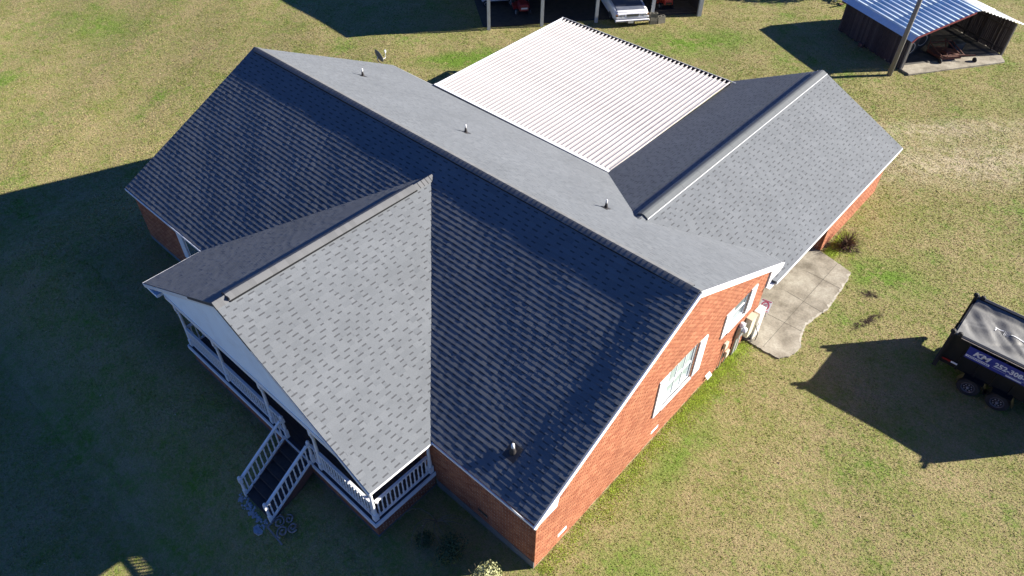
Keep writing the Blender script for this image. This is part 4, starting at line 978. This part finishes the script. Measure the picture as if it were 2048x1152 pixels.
# sign with lettering
M_SIGN = mat('blue_sign', (.022, .035, .23), .45, var=.06)
YS = TY0 - .10
b = MB(); b.bx(28.66, 31.9, YS - .02, YS, 1.50, 2.03); sign = b.build('sign_board', M_SIGN, tr)
def text_mesh(body, size, shear=0., bold=0.):
    cu = bpy.data.curves.new('lettering', 'FONT'); cu.body = body; cu.size = size; cu.shear = shear; cu.offset = bold; cu.extrude = .002; cu.resolution_u = 2
    to = bpy.data.objects.new('lettering', cu); COL.objects.link(to); dg = bpy.context.evaluated_depsgraph_get(); dg.update()
    me = bpy.data.meshes.new_from_object(to.evaluated_get(dg)); bpy.data.objects.remove(to); return me
def letters(body, size, x, z, m, shear=0., bold=0., sx=1.):
    me = text_mesh(body, size, shear, bold); me.materials.clear(); me.materials.append(m)
    o = bpy.data.objects.new('lettering', me); COL.objects.link(o)
    o.matrix_basis = Matrix.Translation((x, YS - .024, z)) @ Matrix.Rotation(R(90), 4, 'X') @ Matrix.Diagonal((sx, 1, 1, 1)); link_parent(o, sign); return o
letters('KM', .29, 28.86, 1.74, M_WPR, .25, .012, 1.2)
letters('252-308-2', .27, 29.56, 1.71, M_WPR, 0, .010, .98)
b = MB(); b.bx(28.68, 29.46, YS - .026, YS - .021, 1.58, 1.67); b.bx(30.0, 30.5, YS - .026, YS - .021, 1.55, 1.60); b.build('white_band', M_WPR, sign)
b = MB()
for k in range(13): b.bx(28.74 + k * .053, 28.74 + k * .053 + .03, YS - .030, YS - .027, 1.605, 1.645)
b.build('small_lettering', M_SIGN, sign)
b = MB(); b.bx(29.52, 30.6, YS - .026, YS - .021, 1.63, 1.636); b.build('underline', M_WPR, sign)
b = MB(); b.bx(28.12, 28.42, YS + .0, YS + .01, .98, 1.05); b.build('reflector_red', mat('red_reflector', (.22, .015, .012), .3), tr)
b = MB(); b.bx(28.42, 28.64, YS + .0, YS + .01, .98, 1.05); b.build('reflector_white', M_WPR, tr)
M_RIM = mat('dull_grey_rim', (.10, .10, .12), .45, .3); M_HUB = mat('bright_hub', (.45, .45, .47), .3, .5)
def wheel(x, y, z, r, w, out, parent, rim=M_RIM, spokes=8, name='wheel'):
    b = MB(); b.lathe((x, y - out * w / 2, z), (0, out, 0), [(0, r * .60), (.01, r * .92), (w * .2, r), (w * .8, r), (w - .01, r * .92), (w, r * .62), (w - .03, r * .60)], 28); Wh = b.build(name, M_RUB, parent, smooth=False)
    b = MB(); b.lathe((x, y + out * (w / 2 - .035), z), (0, out, 0), [(0, r * .60), (.03, r * .60), (.035, r * .55), (.0, r * .48), (-.02, r * .2), (.03, r * .16), (.035, .01)], 24); b.build('rim', rim, Wh)
    b = MB()
    for k in range(spokes):
        a = 2 * math.pi * k / spokes; b.box((x + r * .34 * math.cos(a), y + out * (w / 2 - .02), z + r * .34 * math.sin(a)), (r * .09, .02, r * .09))
    b.lathe((x, y + out * (w / 2 - .02), z), (0, out, 0), [(0, r * .11), (.05, r * .10), (.055, .01)], 10); b.build('hub', M_HUB, Wh)
    return Wh
for x in (29.30, 30.28):
    wheel(x, 15.48, .38, .38, .24, -1, tr); wheel(x, 18.10, .38, .38, .24, 1, tr)
for x0_, x1_ in ((28.85, 29.8), (29.8, 30.72)):
    pts = [(x0_, .50), (x0_ + .15, .80), (x1_ - .15, .80), (x1_, .50)]
    for yy in (15.42, 18.15):
        b = MB()
        for (a, c) in zip(pts, pts[1:]): b.beam((a[0], yy, a[1]), (c[0], yy, c[1]), .28, .02, (0, 0, 1))
        b.build('fender', M_BLACK, tr)
b = MB(); b.beam((TX1, TY0 + .3, .58), (TX1 + 1.7, 16.8, .55), .10, .14); b.beam((TX1, TY1 - .3, .58), (TX1 + 1.7, 16.8, .55), .10, .14); b.build('tongue', M_BLACK, tr)
b = MB(); b.tube([(TX1 + 1.45, 16.8, 0), (TX1 + 1.45, 16.8, 1.0)], .05, 10); b.box((TX1 + 1.45, 16.8, .02), (.2, .2, .04)); b.box((TX1 + 1.3, 16.8, 1.0), (.3, .05, .05)); b.build('jack', M_BLACK, tr)
b = MB(); b.bx(TX1 + .1, TX1 + .6, 16.3, 17.3, .6, 1.15); b.build('pump_box', M_BLACK, tr, bevel=.02)
b = MB()
for y_ in (TY0 + .1, TY1 - .1): b.tube([(TX1, y_, TZ1 + .1), (TX1 + .3, y_, TZ1 + .35)], .03, 6)
b.tube([(TX1 + .3, TY0 + .1, TZ1 + .35), (TX1 + .3, TY1 - .1, TZ1 + .35)], .05, 8); b.build('tarp_roller', M_BLACK, tr)

# ------------------------------------------------------------------ barn
barn = thing('tin_roof_barn', 'small old barn with dark plank walls, blue white corrugated tin roof and open front', 'barn', (19, 42, 0))
A0 = V(18.2, 38.1, 0); AX = V(3.9, 6.1, 0); AW = AX.length; AX.normalize(); BXd = V(-4.95, 2.55, 0).normalized(); BD = 5.6
ZU = V(0, 0, 1)
def bp_(a, b_, z): return A0 + AX * a + BXd * b_ + V(0, 0, z)
EH, RH = 2.0, 3.35; AM = AW * .52
M_PLANKS = [mat('plank_grey_brown_%s' % n_, c_, .95, var=.5, scale=7, stretch=(5, 5, .7), bump=.4, dirt=(.10, .085, .08), dirts=6, dirta=.6) for n_, c_ in (('dark', (.032, .024, .024)), ('mid', (.046, .035, .034)), ('pale', (.065, .053, .050)))]
def plank_wall(p0, dirv, length, zt, nrm, w=.13, th=.03):
    b = MB(); b.beam(p0 + V(0, 0, .35), p0 + dirv * length + V(0, 0, .35), .05, .1); b.beam(p0 + V(0, 0, 1.6), p0 + dirv * length + V(0, 0, 1.6), .05, .1); Wl = b.build('wall', M_WOOD_D, barn)
    n = int(length / w)
    for i in range(n):
        f = (i + .5) / n; z = zt(f) ; c = p0 + dirv * (f * length) + nrm * (.04 + random.uniform(0, .012)); z0 = random.uniform(0, .10) if random.random() < .3 else 0.0
        q_ = MB(); q_.box(c + V(0, 0, (z + z0) / 2), (length / n - random.uniform(.004, .02), th, z - z0), (dirv, nrm, ZU)); q_.build('plank', random.choice(M_PLANKS), Wl)
    return Wl
plank_wall(bp_(0, 0, 0), BXd, BD, lambda f: EH, -AX)
plank_wall(bp_(AW, 0, 0), BXd, BD, lambda f: EH, AX)
plank_wall(bp_(0, BD, 0), AX, AW, lambda f: EH + (RH - EH) * (1 - abs(f - .52) / .52) - .05, BXd)
b = MB(); b.box(bp_(.03, -.05, EH / 2), (.16, .10, EH), (AX, BXd, ZU)); b.build('corner_board', mat('grey_corner_board', (.14, .13, .12), .9, var=.3), barn)
b = MB(); b.box(bp_(AW - .03, -.05, EH / 2), (.10, .10, EH), (AX, BXd, ZU)); b.build('corner_board', mat('grey_corner_board', (.14, .13, .12), .9), barn)
for k in range(5):
    b = MB(); b.box(bp_(AW - .1, .7 + k * 1.1, EH / 2), (.08, .06, EH), (AX, BXd, ZU)); b.build('stud', M_WOOD_D, barn)
M_TIN = mat('blue_white_tin', (.66, .80, .86), .6, .0, var=.12, scale=2, dirt=(.50, .56, .62), dirts=1.2, dirta=.4, stretch=(1, 1, 1)); M_TINW = mat('white_tin', (.72, .73, .74), .4, .1, var=.06)
def corr(p0, p1, back, n, m, name):
    """corrugated slope from eave p0 to ridge p1; corrugations run parallel to the ridge; three overlapping sheets along the depth"""
    d = (p1 - p0); L_ = back.length; bd = back.normalized(); nrm = d.normalized().cross(bd); nrm = nrm if nrm.z > 0 else -nrm
    for s_ in range(3):
        b = MB(); vs = []; steps = n * 8
        for i in range(steps + 1):
            t_ = i / steps; h = .034 * math.sin(t_ * n * 2 * math.pi) + .004 * (s_ % 2)
            q_ = p0 + d * t_ + nrm * h; vs += [q_ + bd * (L_ * s_ / 3), q_ + bd * (L_ * (s_ + 1) / 3 + .05)]
        b.add(vs, [(2 * i, 2 * i + 1, 2 * i + 3, 2 * i + 2) for i in range(steps)])
        o = b.build(name, m, barn, smooth=True); so = o.modifiers.new('s', 'SOLIDIFY'); so.thickness = .008
RD = BXd * (BD + .9)
corr(bp_(-.02, -.35, EH + .18), bp_(AM, -.35, RH), RD, 13, M_TIN, 'roof_sheet'); corr(bp_(AW + .25, -.35, EH + .05), bp_(AM, -.35, RH), RD, 13, M_TINW, 'roof_sheet')
b = MB(); e0 = bp_(-.26, -.35, EH - .12); e1 = bp_(-.02, -.35, EH + .185); b.add([e0, e1, e1 + RD, e0 + RD], [(0, 1, 2, 3)]); o = b.build('eave_flashing', mat('pale_blue_flashing', (.42, .55, .68), .4, .2, var=.1), barn); o.modifiers.new('s', 'SOLIDIFY').thickness = .01
M_REDT = mat('faded_red_trim', (.28, .055, .05), .7, var=.2)
b = MB(); b.beam(bp_(-.28, -.37, EH - .14), bp_(-.03, -.37, EH + .15), .05, .09); b.beam(bp_(-.03, -.37, EH + .14), bp_(AM - .35, -.37, RH - .12), .05, .09); b.build('rake_trim', M_REDT, barn)
b = MB(); b.beam(bp_(AM, -.3, RH - .1), bp_(AM, BD, RH - .1), .06, .14); b.beam(bp_(0, -.1, EH - .02), bp_(AW, -.1, EH - .02 + .0), .0001, .0001); b.build('ridge_beam', M_WOOD_D, barn)
_c = MB(); _c.prism([bp_(.1, .25, .075), bp_(AW - .1, .25, .075), bp_(AW - .1, BD - .1, .075), bp_(.1, BD - .1, .075)], (0, 0, -.02)); o = _c.build('barn_floor_shade', mat('painted_floor_shade', (.075, .070, .062), .9, var=.5, scale=2.5)); o['kind'] = 'structure'  # dark sheet over the slab, painted in for the shade inside the barn
# corner brick lump at the base of the barn side wall
t = thing('old_brick', 'broken red brick chunk lying at the foot of the barn plank wall', 'brick', (15.3, 39.2, 0))
b = MB(); b.box(bp_(-.22, 3.2, .10), (.2, .34, .2), (AX, BXd, ZU)); b.build('chunk', mat('old_brick_face', (.12, .06, .045), .9, var=.4), t, bevel=.02)
# tractor wheel etc. inside
trac = thing('old_tractor', 'old dark tractor with big pale rimmed rear wheel inside the barn', 'tractor', (19, 41.2, 0))
def wheel_dir(c, ax, r, w, rim, par, name='wheel'):
    b = MB(); ax = Vector(ax).normalized(); c = Vector(c)
    b.lathe(c - ax * w / 2, ax, [(0, r * .55), (.03, r * .93), (w * .25, r), (w * .75, r), (w - .03, r * .93), (w, r * .58)], 26); Wh = b.build(name, M_RUB, par)
    b = MB(); b.lathe(c + ax * (w / 2 - .05), ax, [(0, r * .58), (.05, r * .58), (.06, r * .50), (.02, r * .44)], 24); b.build('rim', rim, Wh)
    b = MB(); b.lathe(c + ax * (w / 2 - .08), ax, [(0, r * .45), (.01, r * .2), (.07, r * .15), (.08, .01)], 16); b.build('hub', M_BLACK, Wh)
    for k in range(24):
        a = 2 * math.pi * k / 24; rf = ax.cross(ZU).normalized(); up_ = rf.cross(ax)
        pass
    return Wh
fd = (-BXd).normalized(); M_RIMW = mat('dirty_pale_rim', (.42, .40, .36), .6, var=.3, dirt=(.15, .1, .07), dirts=6)
wheel_dir(bp_(1.25, 1.15, .72), fd, .62, .32, M_RIMW, trac); wheel_dir(bp_(2.75, 1.9, .72), fd, .62, .32, M_RIMW, trac)
b = MB(); b.box(bp_(2.0, 2.6, .85), (.6, 2.2, .55), (AX, BXd, ZU)); b.box(bp_(2.0, 1.7, 1.2), (.5, .5, .1), (AX, BXd, ZU)); b.box(bp_(2.0, 1.45, 1.4), (.5, .08, .4), (AX, BXd, ZU)); b.build('body', mat('faded_tractor_paint', (.06, .055, .06), .6, var=.3), trac)
b = MB(); b.tube([bp_(2.0, 2.4, 1.1), bp_(2.0, 2.0, 1.5)], .03, 6); b.lathe(bp_(2.0, 2.0, 1.5), (0, 0, 1), [(0, .2), (.03, .2)], 14); b.build('steering_wheel', M_BLACK, trac)
M_RUST = mat('rusty_iron', (.11, .042, .028), .85, var=.45, scale=12)
t = thing('rusty_mower_deck', 'rusty red brown mower deck frame on caster wheels at the barn opening', 'farm implement', (20.2, 41.3, 0))
b = MB(); b.prism([bp_(2.9, .1, .34), bp_(4.2, -.05, .34), bp_(4.5, .9, .34), bp_(3.9, 1.5, .34), bp_(2.9, 1.3, .34)], (0, 0, -.16)); b.build('deck', M_RUST, t, bevel=.02)
for (a1, b1, z1_, a2, b2, z2_) in ((2.9, .1, .45, 4.3, -.1, .45), (2.9, 1.3, .75, 4.3, 1.1, .8), (2.9, .1, .4, 2.9, 1.3, .75), (4.3, -.1, .4, 4.3, 1.1, .8), (3.2, 0, .35, 3.8, 1.2, .95), (4.2, 0, .35, 3.8, 1.2, .95), (4.3, -.1, .4, 4.85, -.35, .45), (2.9, 1.3, .4, 2.9, 1.3, .9)):
    q_ = MB(); q_.tube([bp_(a1, b1, z1_), bp_(a2, b2, z2_)], .035, 6); q_.build('frame_bar', M_RUST, t)
wheel_dir(bp_(4.9, -.38, .16), AX, .16, .1, M_RUST, t); wheel_dir(bp_(2.75, .0, .16), AX, .16, .1, M_RUST, t)
b = MB(); b.box(bp_(3.5, .5, .46), (.4, .35, .18), (AX, BXd, ZU)); b.build('gearbox', M_RUST, t)
t = thing('scrap_bin', 'dark blue grey plastic bin on the barn floor beside the mower deck', 'bin', (20.9, 42.5, 0))
b = MB(); b.box(bp_(5.0, 1.3, .3), (.6, .5, .5), (AX, BXd, ZU), taper=1.15); b.build('bin_body', mat('dark_plastic', (.04, .05, .06), .6), t)
b = MB(); b.box(bp_(5.0, 1.3, .56), (.72, .6, .03), (AX, BXd, ZU)); b.build('rim', mat('dark_plastic', (.04, .05, .06), .6), t)

# ------------------------------------------------------------------ pole shed (open front) with vehicles
shed = thing('pole_shed', 'long open fronted pole shed with grey posts at the top of the picture', 'shed', (1, 31, 0))
S0 = V(-3.36, 25.16, 0); SU = V(.6162, .7876, 0); SV_ = V(-.7876, .6162, 0)
def sp(a, b_, z=0): return S0 + SU * a + SV_ * b_ + V(0, 0, z)
M_GPOST = mat('bleached_grey_post', (.40, .42, .42), .9, var=.25, scale=8, stretch=(4, 4, .6), dirt=(.15, .16, .15), dirts=5)
SH, ST, SDp = 3.25, .30, 6.5
for a in (0, 3.47, 7.1, 10.9, 14.2):
    w_ = .20 if a < 14 else .26
    b = MB(); b.box(sp(a, 0, SH / 2 - .1), (w_, w_ * .7, SH), (SU, SV_, ZU)); b.build('post', M_GPOST, shed)
    b = MB(); b.box(sp(a, SDp, (SH + ST * SDp) / 2 - .1), (.18, .18, SH + ST * SDp), (SU, SV_, ZU)); b.build('post', M_GPOST, shed)
b = MB(); b.beam(sp(-1.4, 0, SH - .1), sp(14.8, 0, SH - .1), .06, .24); b.build('header_beam', M_GPOST, shed)
for k in range(8):   # roof sheets
    a0 = -1.4 + k * 16.2 / 8; a1 = a0 + 16.2 / 8 - .004
    b = MB(); b.prism([sp(a0, -.05, SH + .06), sp(a1, -.05, SH + .06), sp(a1, SDp + .4, SH + ST * (SDp + .4) + .06), sp(a0, SDp + .4, SH + ST * (SDp + .4) + .06)], (0, 0, -.05)); b.build('roof_sheet', M_TIN, shed)
for k in range(34):
    a = k * 14.2 / 34 + .2; b = MB(); b.box(sp(a, SDp + .05, 2.5), (14.2 / 34 - .012, .03, 5.0), (SU, SV_, ZU)); b.build('plank', random.choice(M_PLANKS), shed)
for k in range(15):
    v_ = .25 + k * .42; b = MB(); b.box(sp(14.25, v_, (SH + ST * v_) / 2), (.03, .405, SH + ST * v_ - .03), (SU, SV_, ZU)); b.build('plank', random.choice(M_PLANKS), shed)
    b = MB(); b.box(sp(-.02, v_, (SH + ST * v_) / 2 + .9), (.03, .405, SH + ST * v_ - 1.9), (SU, SV_, ZU)); b.build('plank', random.choice(M_PLANKS), shed) if v_ > 3 else None
_c = MB(); _c.prism([sp(-.3, .35, .07), sp(14.2, .35, .07), sp(14.2, 6.4, .07), sp(-.3, 6.4, .07)], (0, 0, -.1)); o = _c.build('shed_dirt_floor', mat('shed_dirt', (.05, .042, .035), .95, var=.4, scale=3)); o['kind'] = 'structure'

# --- sedan
def make_sedan():
    t = thing('sedan_car', 'old white four door sedan with its nose sticking out of the shed, shade painted on its hood', 'car', (2.5, 33.2, 0))
    fr = V(2.42, 31.22, 0) + V(.15, .1, 0); fwd = -SV_; rt = SU   # front centre, car extends along -fwd ; nose direction fwd
    W_ = 1.12
    def c(x, y, z): return fr + rt * x - fwd * y + V(0, 0, z)     # x right(+SU), y back, z up
    F = V(2.98, 31.95, 0)
    fr = F - V(0, 0, 0)
    M_CAR = mat('chalky_white_car_paint', (.72, .73, .76), .35, var=.08, scale=2, dirt=(.5, .5, .5), dirts=3, dirta=.4)
    # body side profile sections: (y, half width, z bottom, z belt)
    sec = [(0.0, 1.00, .42, .78), (.10, 1.10, .34, .84), (.5, 1.15, .30, .90), (1.6, 1.17, .28, .97), (2.2, 1.18, .28, 1.02), (4.4, 1.18, .28, 1.04), (5.4, 1.14, .32, 1.0), (5.9, 1.02, .42, .92)]
    b = MB(); vs = []; 
    for (y, hw, z0, z1) in sec:
        zm = (z0 + z1) / 2
        for (x, z) in ((-hw * .94, z0), (-hw, zm - .05), (-hw * .985, z1 - .06), (-hw * .90, z1), (0, z1 + .035), (hw * .90, z1), (hw * .985, z1 - .06), (hw, zm - .05), (hw * .94, z0)): vs.append(c(x, y, z))
    q = 9; fs = [(i * q + j, i * q + j + 1, (i + 1) * q + j + 1, (i + 1) * q + j) for i in range(len(sec) - 1) for j in range(q - 1)]
    fs += [tuple(range(q))[::-1], tuple((len(sec) - 1) * q + j for j in range(q))]
    b.add(vs, fs); body = b.build('body', M_CAR, t, smooth=False, bevel=.02)
    b = MB(); vs = [c(x, y, z) for (x, y, z) in ((-1.0, 2.05, 1.0), (1.0, 2.05, 1.0), (.82, 2.75, 1.55), (-.82, 2.75, 1.55), (-.82, 4.3, 1.55), (.82, 4.3, 1.55), (-.98, 5.0, 1.02), (.98, 5.0, 1.02))]
    b.add(vs, [(0, 1, 2, 3), (3, 2, 5, 4), (4, 5, 7, 6), (0, 3, 4, 6), (1, 7, 5, 2)]); cabin = b.build('cabin', M_GLASS, t)
    b = MB(); b.prism([c(-.84, 2.73, 1.57), c(.84, 2.73, 1.57), c(.84, 4.32, 1.57), c(-.84, 4.32, 1.57)], (0, 0, -.03)); b.build('roof_panel', M_CAR, t, bevel=.01)
    # hood, shed shade painted in as dark blue; front strip left white as sunlit
    M_HOOD = mat('shade_blue_hood', (.10, .115, .16), .35, var=.25, scale=1.4, dirt=(.3, .32, .36), dirts=2, dirta=.5)
    b = MB(); b.prism([c(-.93, .36, .925), c(.93, .36, .925), c(.96, 1.95, 1.045), c(-.96, 1.95, 1.045)], (0, 0, -.02)); b.build('hood', M_HOOD, t, bevel=.006)
    b = MB(); b.prism([c(-.95, .12, .895), c(.95, .12, .895), c(.95, .33, .93), c(-.95, .33, .93)], (0, 0, -.02)); b.build('sunlit_hood_front', M_CAR, t, bevel=.006)
    b = MB(); b.box(c(0, -.03, .60), (2.2, .10, .14), (rt, -fwd, ZU)); b.box(c(0, -.10, .40), (2.28, .16, .13), (rt, -fwd, ZU)); b.build('bumper', M_CAR, t, bevel=.03)
    b = MB(); b.box(c(0, -.19, .40), (2.2, .02, .05), (rt, -fwd, ZU)); b.build('bumper_strip', M_BLACK, t)
    b = MB(); b.box(c(0, -.055, .68), (.82, .03, .24), (rt, -fwd, ZU)); g = b.build('grille', mat('dark_grille', (.06, .06, .07), .4, .4), t)
    for k in range(15): q_ = MB(); q_.box(c(-.38 + k * .054, -.078, .68), (.012, .015, .22), (rt, -fwd, ZU)); q_.build('grille_bar', M_STEEL, g)
    for s in (-1, 1):
        b = MB(); b.box(c(s * .73, -.045, .70), (.50, .05, .19), (rt, -fwd, ZU)); h = b.build('headlight', mat('cloudy_lamp_glass', (.33, .34, .36), .2, var=.2), t, bevel=.01)
        b = MB(); b.box(c(s * .73, -.076, .70), (.02, .01, .19), (rt, -fwd, ZU)); b.build('divider', M_STEEL, h)
        b = MB(); b.box(c(s * 1.035, .02, .69), (.09, .14, .17), (rt, -fwd, ZU)); b.build('corner_lamp', mat('amber_lamp', (.30, .14, .05), .3), t)
    b = MB(); b.box(c(-.12, -.195, .36), (.36, .012, .18), (rt, -fwd, ZU)); b.build('licence_plate', mat('plate_white', (.55, .55, .50), .5, var=.15), t)
    for y_ in (1.15, 4.75):
        for s in (-1, 1): wheel_dir(c(s * 1.05, y_, .34), rt * s, .34, .22, M_STEEL, t)
    return t
make_sedan()
def riding_mower(label, pos, red, sticker):
    t = thing('riding_mower', label, 'mower', pos, 'red riding mowers under the shed')
    P_ = Vector(pos); f = -SV_; r_ = SU
    def c(x, y, z): return P_ + r_ * x - f * y + V(0, 0, z)
    b = MB(); b.box(c(0, .1, .62), (.62, 1.0, .42), (r_, -f, ZU), taper=.86); b.build('hood', red, t, bevel=.05)
    if sticker:
        b = MB(); b.box(c(0, -.44, .62), (.42, .02, .10), (r_, -f, ZU)); b.build('badge', M_WPR, t)
    else:
        b = MB(); b.box(c(0, -.44, .52), (.42, .02, .12), (r_, -f, ZU)); b.build('grille', M_BLACK, t)
    b = MB(); b.box(c(0, .9, .30), (1.15, .9, .2), (r_, -f, ZU)); b.build('mower_deck', red, t, bevel=.03)
    b = MB(); b.box(c(0, 1.35, .72), (.5, .45, .12), (r_, -f, ZU)); b.box(c(0, 1.6, .95), (.5, .1, .4), (r_, -f, ZU)); b.build('seat', M_BLACK, t, bevel=.03)
    b = MB(); b.tube([c(0, .62, .8), c(0, .8, 1.05)], .02, 6); b.lathe(c(0, .8, 1.05), (0, 0, 1), [(0, .18), (.03, .18)], 14); b.build('steering_wheel', M_BLACK, t)
    for s in (-1, 1): wheel_dir(c(s * .42, .0, .22), r_ * s, .22, .15, M_WPR, t); wheel_dir(c(s * .48, 1.4, .3), r_ * s, .3, .22, M_WPR, t)
    return t
M_DRED = mat('dark_red_paint', (.22, .015, .022), .35, var=.15); M_RED = mat('orange_red_paint', (.50, .045, .022), .4, var=.15)
riding_mower('dark red riding mower with white badge parked between the left two shed posts', (-3.25, 28.35, 0), M_DRED, True)
riding_mower('orange red riding mower parked in the right end bay of the shed', (3.15, 35.75, 0), M_RED, False)
# pale utility cart, only its lower edge shows
t = thing('golf_cart', 'pale blue white cart with small wheels under the left end of the shed', 'cart', (-5.6, 28.6, 0))
cx_ = V(-5.35, 28.25, 0)
def cc_(a, b_, z): return cx_ + SU * a + SV_ * b_ + V(0, 0, z)
M_PALE = mat('pale_cart_body', (.55, .60, .68), .4, var=.05)
b = MB(); b.box(cc_(0, .5, .52), (2.3, 1.0, .34), (SU, SV_, ZU)); b.build('body', M_PALE, t, bevel=.06)
b = MB(); b.box(cc_(.1, .5, .85), (1.0, .9, .25), (SU, SV_, ZU)); b.box(cc_(-.3, .5, 1.1), (.12, .9, .5), (SU, SV_, ZU)); b.build('seat', M_PALE, t, bevel=.04)
for a, b_ in ((-.85, 0), (.85, 0), (-.85, 1.0), (.85, 1.0)): wheel_dir(cc_(a, b_, .24), -SV_ if b_ < .5 else SV_, .24, .16, M_STEEL, t)
b = MB()
for a in (-.6, .7): b.tube([cc_(a, .1, .7), cc_(a * .9, .1, 1.75)], .02, 6); b.tube([cc_(a, .9, .7), cc_(a * .9, .9, 1.75)], .02, 6)
b.box(cc_(.05, .5, 1.78), (1.5, 1.05, .05), (SU, SV_, ZU)); b.build('canopy', M_PALE, t)
# concrete block stack by the post
t = thing('block_stack', 'small stack of hollow grey concrete blocks beside the car bumper', 'concrete blocks', (4.0, 33.3, 0))
M_BLOCK = mat('grey_block', (.15, .14, .11), .95, var=.25, scale=9, bump=.3)
def block(c, d1, d2):
    m_ = MB(); c = Vector(c); w, l_, h = .26, .52, .24
    for s in (-1, 1): m_.box(c + d2 * (s * (w / 2 - .02)), (l_, .04, h), (d1, d2, ZU))
    for s in (-1, 0, 1): m_.box(c + d1 * (s * (l_ / 2 - .025)), (.05, w - .08, h), (d1, d2, ZU))
    m_.build('block', M_BLOCK, t)
for k, (x, y, z, a) in enumerate(((3.85, 33.15, .12, 0), (3.86, 33.16, .365, .08), (3.84, 33.14, .61, -.05), (4.15, 33.62, .12, .2), (4.14, 33.6, .365, .15))):
    d1 = (SU * math.cos(a) + SV_ * math.sin(a)); block((x, y, z), d1, V(-d1.y, d1.x, 0))
# bicycle-like clutter behind the barn corner, debris
t = thing('scrap_pile', 'small pile of grey and rusty scrap at the back corner of the barn', 'scrap', (11.4, 44.4, 0))
for k in range(16):
    b = MB(); p_ = V(11.5 + random.uniform(-.7, .5), 44.5 + random.uniform(-.3, .9), .1); d_ = V(random.uniform(-1, 1), random.uniform(-1, 1), random.uniform(.1, 1.2)).normalized(); b.beam(p_, p_ + d_ * random.uniform(.2, .6), .08, .08); b.build('scrap_piece', random.choice([M_RUST, M_GPOST, M_STEEL]), t)

# ------------------------------------------------------------------ tree beyond the top edge whose shade falls by the barn
def tree(x, y, h, r, label):
    t = thing('shade_tree', label, 'tree', (x, y, 0))
    b = MB(); b.tube([(x, y, -.1), (x + .1, y, h * .3), (x - .1, y + .1, h * .6), (x, y, h * .9)], [.28, .22, .15, .05], 10); tk = b.build('trunk', M_POLE, t)
    for k in range(9):
        a = k * 2.4; z = h * (.3 + .06 * k); b = MB(); b.tube([(x, y, z), (x + r * .45 * math.cos(a), y + r * .45 * math.sin(a), z + .9), (x + r * .8 * math.cos(a), y + r * .8 * math.sin(a), z + 1.3)], [.1, .06, .02], 6); b.build('branch', M_POLE, tk)
    for k in range(12):
        a = random.uniform(0, 6.28); rr = random.uniform(.1, .7) * r
        leaf_mesh(900, (x + rr * math.cos(a), y + rr * math.sin(a), h * random.uniform(.5, .95)), r * .45, .16, M_LEAF2, 'crown', t)
tree(13.3, 50.5, 5.0, 3.0, 'leafy tree standing behind the shed and barn, just outside the top of the picture')
